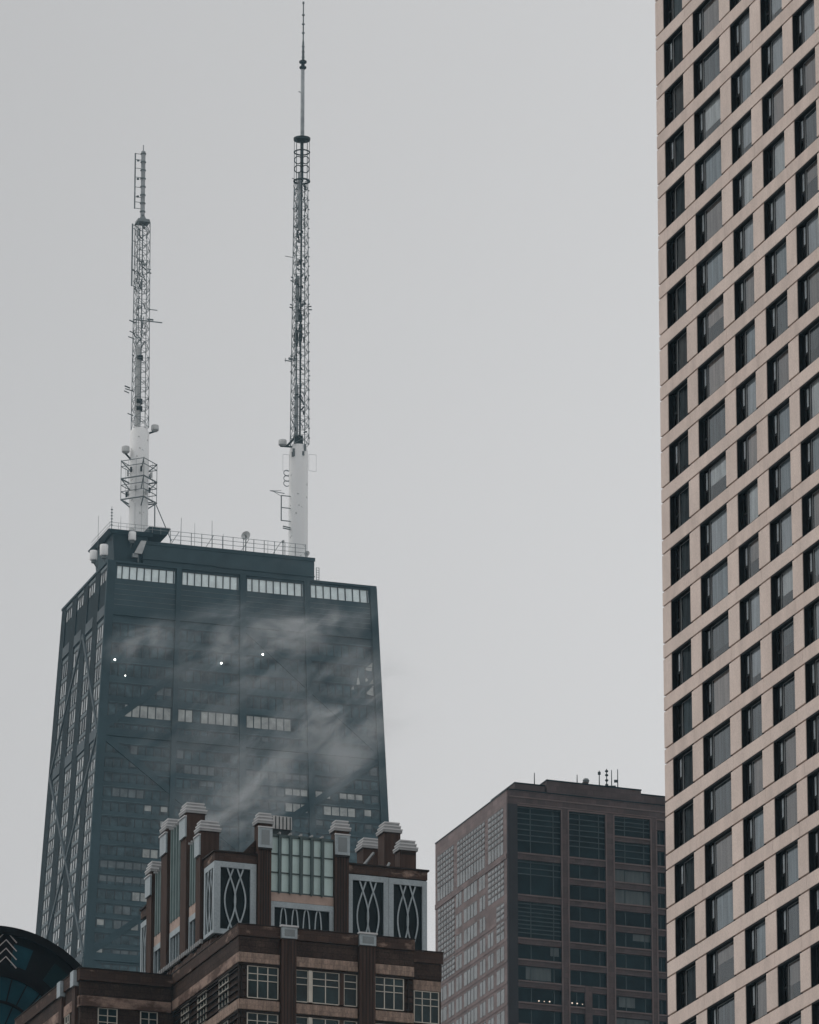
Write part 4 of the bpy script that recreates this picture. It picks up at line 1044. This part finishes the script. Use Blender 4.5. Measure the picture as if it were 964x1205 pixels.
    lattice_panel(onR, nR, 10.1, 13.12, ZB - .3, 101.18, .36)
    lattice_panel(onR, nR, 13.14, 16.0, ZB - .3, 101.16, .36)
    lattice_panel(onL, nL, 7.2, 9.68, ZB + .3, 101.2, .30)
    lattice_panel(onL, nL, 23.75, 25.9, ZB, 100.95, .30)
    # low lattice panel under the glass screen
    def low_panel(F, nrm, s0, s1, z0, z1, ribs, ft=.18):
        pn = sb(MB(), F, s0 + .3, s1 - .3, z0, z1 - ft, -.18, -.16).build('lattice_panel', M['b_black'], root)
        f = MB(); sb(f, F, s0, s0 + .3, z0, z1, -.25, .02); sb(f, F, s1 - .3, s1, z0, z1, -.25, .02); sb(f, F, s0 + .3, s1 - .3, z1 - ft, z1, -.25, .019)
        f.build('panel_frame', M['b_grey'], pn)
        lt = MB()
        for x in ribs:
            for sg in (-1, 1):
                pts = [F(x + sg * (.05 + .20 * math.sqrt(max(0, 1 - (i / 16) ** 2.2))), z0 + (z1 - ft - z0) * (.02 + .98 * i / 16), -.1 + .01 * sg) for i in range(17)]
                lt.ribbon(pts, .085, nrm, .05)
        lt.build('lattice', M['b_grey'], pn)
    low_panel(onR, nR, 4.40, 9.05, 95.9, 98.76, (5.38, 6.23, 7.07, 7.94), .4)
    sb(MB(), onR, 4.40, 9.05, 98.78, 99.38, -.2, .0).build('peach_band', M['b_peach'], root)
    for (a, b_, zb_) in ((11.1, 13.45, 99.36), (15.0, 18.35, 99.3), (20.0, 22.4, 99.22)):
        sb(MB(), onL, a, b_, zb_ - .72, zb_ - .05, -.2, .0).build('peach_band', M['b_peach'], root)
        pn = sb(MB(), onL, a + .2, b_ - .2, 96.2, zb_ - 1.15, -.2, -.16).build('low_window', M['b_win'], root)
        f = MB(); sb(f, onL, a, b_, zb_ - 1.15, zb_ - .74, -.22, .02); sb(f, onL, a, a + .2, 96.2, zb_ - 1.15, -.22, .019); sb(f, onL, b_ - .2, b_, 96.2, zb_ - 1.15, -.22, .019)
        n = 5 if b_ - a > 3 else 3
        for i in range(1, n): c = a + (b_ - a) * i / n; sb(f, onL, c - .05, c + .05, 96.2, zb_ - 1.15, -.158, -.06)
        f.build('frame', M['b_grey'], pn)
    # glass screens with projecting fins
    def screen(F, s0, s1, z0, z1, n, fins, rows, mt, hook=True):
        g_ = sb(MB(), F, s0, s1, z0, z1, -.16, -.13).build('glass_screen', mt, root)
        f = MB()
        for zz in rows: sb(f, F, s0, s1, zz - .04, zz + .04, -.128, -.06)
        sb(f, F, s0, s1, z0 - .06, z0 + .06, -.128, -.04); sb(f, F, s0, s1, z1 - .09, z1 + .09, -.128, -.03)
        f.build('transom', M['b_greend'], g_)
        for c in fins:
            fb = MB(); sb(fb, F, c - .06, c + .05, z0 - .1, z1 + .05, -.128, .20 if F is onR else .11)
            fo = fb.build('fin', M['b_greend'] if F is onR else M['b_fin'], g_)
            hk = MB(); sb(hk, F, c - .07, c + .05, z1 + .06, z1 + .2, -.6, .24)
            hk.build('fin_cap', M['b_cap'], fo)
            sb(MB(), F, c + .055, c + .20, z0 + .061, z1 - .091, -.127, -.05).build('fin_return', M['b_greend'], fo)
    screen(onR, 4.40, 9.04, 99.44, 103.42, 6, (5.02, 5.82, 6.6, 7.4, 8.17), (100.82, 102.13), M['b_green'])
    screen(onL, 11.12, 13.48, 99.4, 103.6, 3, (11.7, 12.3, 12.9), (101.6,), M['b_green'])
    screen(onL, 15.05, 18.35, 99.3, 105.85, 4, (15.8, 16.5, 17.2, 17.9), (101.5, 103.7), M['b_green'])
    screen(onL, 20.0, 22.4, 99.25, 103.6, 3, (20.6, 21.2, 21.8), (101.6,), M['b_green'])
    # backs of the screens so nothing shows through from the side
    bk = MB(P); bk.box(4.4, 9.04, V0 + .31, V0 + 1.2, 101.3, 103.35); bk.box(U0 + .31, U0 + 1.2, 11.1, 13.48, 101.3, 103.5); bk.box(U0 + .31, U0 + 1.2, 15.05, 18.35, 101.3, 105.75); bk.box(U0 + .31, U0 + 1.2, 20, 22.4, 101.3, 103.5)
    bk.build('screen_back', M['b_stone'], root)
    # capped piers
    def cap(b, u0, u1, v0, v1, z):
        e = .11
        b.box(u0 - e, u1 + e, v0 - e, v1 + e, z, z + .24)
        b.box(u0 - .02, u1 + .02, v0 - .02, v1 + .02, z + .241, z + .50)
        b.box(u0 + .06, u1 - .06, v0 + .06, v1 - .06, z + .501, z + .74)
        return b
    def crown_pier(u0, u1, v0, v1, zc, panel, zbase=95.9):
        p = MB(P).box(u0, u1, v0, v1, zbase, zc - .003).build('crown_pier', M['b_flute'], root)
        cp_ = cap(MB(P), u0, u1, v0, v1, zc).build('pier_cap', M['b_cap'], p)
        lp = MB(P)
        for e, z_ in ((.135, .24), (.045, .50), (-.03, .74)): lp.box(u0 - e, u1 + e, v0 - e, v1 + e, zc + z_ - .065, zc + z_ + .025)
        lp.build('cap_edge', M['b_lip'], cp_)
        if panel == 'R':
            gv = MB(P)
            for t in (.2, .4, .6, .8): gv.box(u0 + (u1 - u0) * t - .045, u0 + (u1 - u0) * t + .045, v0 - .02, v0 - .003, 95.9, zc - 1.85)
            gv.build('flute', M['b_groove'], p)
            q = MB(P); q.box(u0 - .03, u1 + .03, v0 - .13, v0 - .003, zc - 1.72, zc - .32); q = q.build('grey_panel', M['b_grey'], p)
            MB(P).box(u0 - .06, u1 + .06, v0 - .17, v0 - .004, zc - .318, zc - .23).build('panel_edge', M['b_lip'], q)
            MB(P).box(u0 + .18, u1 - .18, v0 - .145, v0 - .132, zc - 1.52, zc - .48).build('panel_inset', M['b_inset'], q)
            MB(P).box(u0 - .02, u1 + .02, v0 - .10, v0 - .003, zc - 1.85, zc - 1.723).build('panel_foot', M['b_groove'], q)
        if panel == 'L':
            q = MB(P); q.box(u0 - .13, u0 - .003, v0 - .03, v1 + .03, zc - 1.72, zc - .32); q = q.build('grey_panel', M['b_grey'], p)
            MB(P).box(u0 - .2, u0 - .004, v0 - .08, v1 + .08, zc - .318, zc - .23).build('panel_edge', M['b_lip'], q)
        return p
    crown_pier(3.42, 4.38, V0 - .25, V0 + .75, 104.1, 'R')
    crown_pier(9.08, 10.1, V0 - .25, V0 + .75, 104.1, 'R')
    wd = MB(); wd.prism([P(3.4, V0 + .4, 101.98), P(2.55, V0 + .4, 101.98), P(2.55, V0 + .4, 102.15), P(3.4, V0 + .4, 103.05)], P.ey * .35); wd.build('buttress', M['b_stone'], root)
    for v0, v1, zc in ((9.98, 11.1, 103.97), (13.55, 15.0, 106.12), (18.45, 19.95, 106.12), (22.45, 23.7, 103.97)):
        crown_pier(U0 - .22, 1.45, v0, v1, zc, 'L')
        if v0 < 20: crown_pier(14.9, 16.12, v0, v1, zc, None)
        else: crown_pier(14.9, 16.12, v0, v1, zc, None)
    fl_ = MB(P)
    for zc, v0 in ((103.97, 9.98),): fl_.box(14.92, 16.1, v0 - .01, v0 - .002, zc - .3, zc - .1)
    fl_.build('pier_neck', M['b_groove'], root)
    # ledge below the crown on the left: rubble corbels and a row of pale balusters
    lg = MB(); n = 26; lr = random.Random(11)
    for i in range(n):
        v0 = 7.4 + (18.2) * i / n
        lg.hexa([P(.05, v0, 95.2), P(.6, v0, 95.2), P(.6, v0 + .66, 95.2), P(.05, v0 + .66, 95.2),
                 P(.18 + lr.uniform(-.08, .08), v0 + .03, 95.75 + lr.uniform(-.15, .15)), P(.6, v0, 95.9), P(.6, v0 + .66, 95.9), P(.15 + lr.uniform(-.1, .06), v0 + .6, 95.75 + lr.uniform(-.15, .12))])
    lg.build('corbel_course', M['b_corn'], root)
    for i in range(34):
        v0 = 9.6 + .46 * i
        MB(P).box(.02, .22, v0, v0 + .22, 95.92, 96.22).build('baluster', M['b_cap'], root)
    # mechanical box behind the screen and a slanted pipe between the rear piers
    vb = empty('rooftop_vent', P.world(5.95, 10, 101.25), 'grey louvred vent box on the brown tower roof behind its glass screen', 'vent')
    O = P(5.95, 10, 101.25); F = lambda u, v, z: P(u, v, z) - O
    MB(F).box(5.2, 6.75, 10, 12, 101.25, 104.6).build('base', M['steel_d'], vb)
    MB(F).box(5.15, 6.8, 9.95, 12.05, 104.62, 105.55).build('hood', M['radome'], vb)
    sl = MB(F)
    for i in range(6): sl.box(5.3 + .27 * i, 5.36 + .27 * i, 9.9, 9.948, 104.62, 105.5)
    sl.build('louvre', M['steel_d'], vb)
    fm = MB(); a0 = P(14.7, 15.4, 105.0); a1 = P(13.6, 15.4, 103.6); fm.tube(a0, a1, .12, 5); 
    MB().tube(P(14.9, 12.4, 103.6), P(14.3, 12.4, 102.4), .1, 5).build('stay_pipe', M['steel_l'], root)
    fm.build('stay_pipe', M['steel_l'], root)
deco_tower()

# ------------------------------------------------------------------ dark arched building, lower left corner
def arched_building():
    K = 1.3636
    P0 = Plan((-22.55 * K, 329.23 * K), 72.7, -17.3)
    class PK:
        O = P0.O; ex = P0.ex; ey = P0.ey
        def __call__(s, u, v, z): return P0(u * K, v * K, 0) + Vector((0, 0, 0 if z == 0 else 1.7 + (z - 1.7) * K))
    P = PK()
    root = empty('arched_building', P.O, 'near black building with round arched gable, teal fan window and pale chevrons at lower left', 'building')
    c, zc, r = -.22, 71.7, 6.72
    n = 48
    def P2(s, z, o=0.0): return P(s, -o, z)
    arc = [(c + r * math.cos(t), zc + r * math.sin(t)) for t in [math.pi * i / n for i in range(n + 1)]]
    poly = [P2(s, z) for s, z in arc] + [P2(c - r, 0), P2(c + r, 0)]
    MB().prism(poly, P.ey * 14).build('gable_wall', M['a_stone'], root)
    def ring(r0, r1, t0, t1, o0, o1, name, m, par, k=24):
        b = MB()
        for i in range(k):
            a0 = t0 + (t1 - t0) * i / k; a1 = t0 + (t1 - t0) * (i + 1) / k
            q = lambda rr, a, o: P2(c + rr * math.cos(a), zc + rr * math.sin(a), o)
            b.hexa([q(r0, a0, o0), q(r1, a0, o0), q(r1, a0, o1), q(r0, a0, o1), q(r0, a1, o0), q(r1, a1, o0), q(r1, a1, o1), q(r0, a1, o1)])
        return b.build(name, m, par)
    ring(r - .35, r + .08, 0, math.pi, .0, .22, 'arch_rim', M['a_stone'], root, 48)
    fan = ring(.05, 4.0, 0, math.pi, .004, .03, 'fan_window', M['a_glass'], root, 30)
    bars = MB()
    for i in range(1, 14):
        t = math.pi * i / 14
        bars.ribbon([P2(c + rr * math.cos(t), zc + rr * math.sin(t), .032) for rr in (2.6, 4.0)], .09, -P.ey, .06)
    for i in range(1, 8):
        t = math.pi * i / 8
        bars.ribbon([P2(c + rr * math.cos(t), zc + rr * math.sin(t), .032) for rr in (.1, 2.55)], .09, -P.ey, .06)
    bars.build('glazing_bar', M['a_stone'], fan)
    ring(2.50, 2.64, 0, math.pi, .03, .12, 'fan_arc', M['a_stone'], fan)
    ring(3.98, 4.15, 0, math.pi, .0, .14, 'fan_surround', M['a_stone'], fan)
    for a0, a1, m in ((1.215, 1.405, 'a_glass'), (.80, .98, 'a_glass_d'), (math.pi - 1.2, math.pi - 1.0, 'a_glass'), (math.pi - .9, math.pi - .7, 'a_glass_d')):
        ring(4.72, 5.92, a0, a1, .004, .03, 'radial_window', M[m], root, 6)
    for z in (78.25, 77.77, 77.29, 76.82):
        b = MB(); b.ribbon([P2(.30 - .62, z - .62, .005), P2(.30, z, .005), P2(.30 + .60, z - .62, .005)], .085, -P.ey, .05)
        b.build('chevron', M['a_line'], root)
    MB().prism([P2(c - r - 6, 0), P2(c - r - .01, 0), P2(c - r - .01, 71), P2(c - r - 6, 71)], P.ey * 12).build('side_block', M['a_stone'], root)
arched_building()

# ------------------------------------------------------------------ steam drifting past the black tower, and the damp air
def steam(px_dir, loc, scale, rot, dens, label, seed):
    me = bpy.data.meshes.new('steam_plume'); bm = bmesh.new()
    bmesh.ops.create_icosphere(bm, subdivisions=3, radius=1.0); bm.to_mesh(me); bm.free()
    o = bpy.data.objects.new('steam_plume', me); C.objects.link(o)
    o.location = loc; o.scale = scale; o.rotation_euler = rot
    m = bpy.data.materials.new('steam'); m.use_nodes = True; t = m.node_tree; n = t.nodes; n.clear()
    out = n.new('ShaderNodeOutputMaterial'); pv = n.new('ShaderNodeVolumePrincipled')
    pv.inputs['Color'].default_value = (0.88, 0.91, 0.93, 1); pv.inputs['Anisotropy'].default_value = 0.0
    tc = n.new('ShaderNodeTexCoord')
    ln = n.new('ShaderNodeVectorMath'); ln.operation = 'LENGTH'; t.links.new(tc.outputs['Object'], ln.inputs[0])
    fo = n.new('ShaderNodeMapRange'); fo.interpolation_type = 'SMOOTHSTEP'
    fo.inputs['From Min'].default_value = 1.0; fo.inputs['From Max'].default_value = 0.15
    t.links.new(ln.outputs['Value'], fo.inputs['Value'])
    mp = n.new('ShaderNodeMapping'); mp.inputs['Location'].default_value = (seed, seed * 1.7, 0)
    mp.inputs['Scale'].default_value = (scale[0] / 7.5, scale[1] / 5, scale[2] / 3.8)
    t.links.new(tc.outputs['Object'], mp.inputs['Vector'])
    nz = n.new('ShaderNodeTexNoise'); nz.inputs['Scale'].default_value = 1.0; nz.inputs['Detail'].default_value = 8
    nz.inputs['Roughness'].default_value = 0.66; nz.inputs['Distortion'].default_value = 0.5
    t.links.new(mp.outputs[0], nz.inputs['Vector'])
    cr = n.new('ShaderNodeMapRange'); cr.interpolation_type = 'SMOOTHSTEP'
    cr.inputs['From Min'].default_value = 0.44; cr.inputs['From Max'].default_value = 0.68
    t.links.new(nz.outputs['Fac'], cr.inputs['Value'])
    mu = n.new('ShaderNodeMath'); mu.operation = 'MULTIPLY'; t.links.new(fo.outputs[0], mu.inputs[0]); t.links.new(cr.outputs[0], mu.inputs[1])
    mu2 = n.new('ShaderNodeMath'); mu2.operation = 'MULTIPLY'; mu2.inputs[1].default_value = dens; t.links.new(mu.outputs[0], mu2.inputs[0])
    t.links.new(mu2.outputs[0], pv.inputs['Density']); t.links.new(pv.outputs[0], out.inputs['Volume'])
    me.materials.append(m)
    tag(o, label, 'steam', kind='stuff')
def at(x, y, hd):        # a point of the air seen there, hd metres away over the ground
    th = R(PITCH); f = 7190.3
    d = Vector((0, math.cos(th), math.sin(th))) + Vector((1, 0, 0)) * ((x - 482) / f) - Vector((0, -math.sin(th), math.cos(th))) * ((y - 602) / f)
    return Vector((0, 0, 1.7)) + d * (hd / math.hypot(d.x, d.y))
steam(None, at(345, 746, 820), (14, 3.5, 4.6), (0, R(-17), 0), .38, 'brightest wisp of pale steam high on the right half of the black skyscraper', 1.3)
steam(None, at(250, 755, 830), (12, 3.5, 6.0), (0, R(-30), 0), .22, 'thin upper steam left of the brightest wisp on the black skyscraper', 5.2)
steam(None, at(405, 848, 800), (14, 3.5, 11), (0, R(-38), 0), .30, 'broad patch of steam at the lower right side of the black skyscraper', 4.1)
steam(None, at(285, 945, 780), (13, 3.5, 8), (0, R(-40), 0), .32, 'steam rising just above the brown deco tower crown', 7.7)
steam(None, at(330, 840, 760), (28, 5, 24), (0, R(-40), 0), .075, 'thin veil of steam spread over the middle of the black skyscraper', 11.2)
steam(None, at(165, 755, 830), (7, 3, 4), (0, R(-30), 0), .25, 'faint small wisp of steam near the left edge of the black skyscraper', 2.9)

hz = MB().box(-700, 700, -60, 1500, -1, 500).build('haze', bpy.data.materials.new('haze_air'))
hm = hz.data.materials[0]; hm.use_nodes = True; t = hm.node_tree; t.nodes.clear()
ho = t.nodes.new('ShaderNodeOutputMaterial'); hv = t.nodes.new('ShaderNodeVolumePrincipled')
hv.inputs['Color'].default_value = (0.42, 0.70, 0.86, 1); hv.inputs['Density'].default_value = 5.5e-5; hv.inputs['Anisotropy'].default_value = 0.2
t.links.new(hv.outputs[0], ho.inputs['Volume'])
tag(hz, 'thin blue grey damp air between camera and far towers', 'haze', kind='stuff')
S.cycles.volume_step_rate = 1.0
S.cycles.max_bounces = 8; S.cycles.transparent_max_bounces = 12
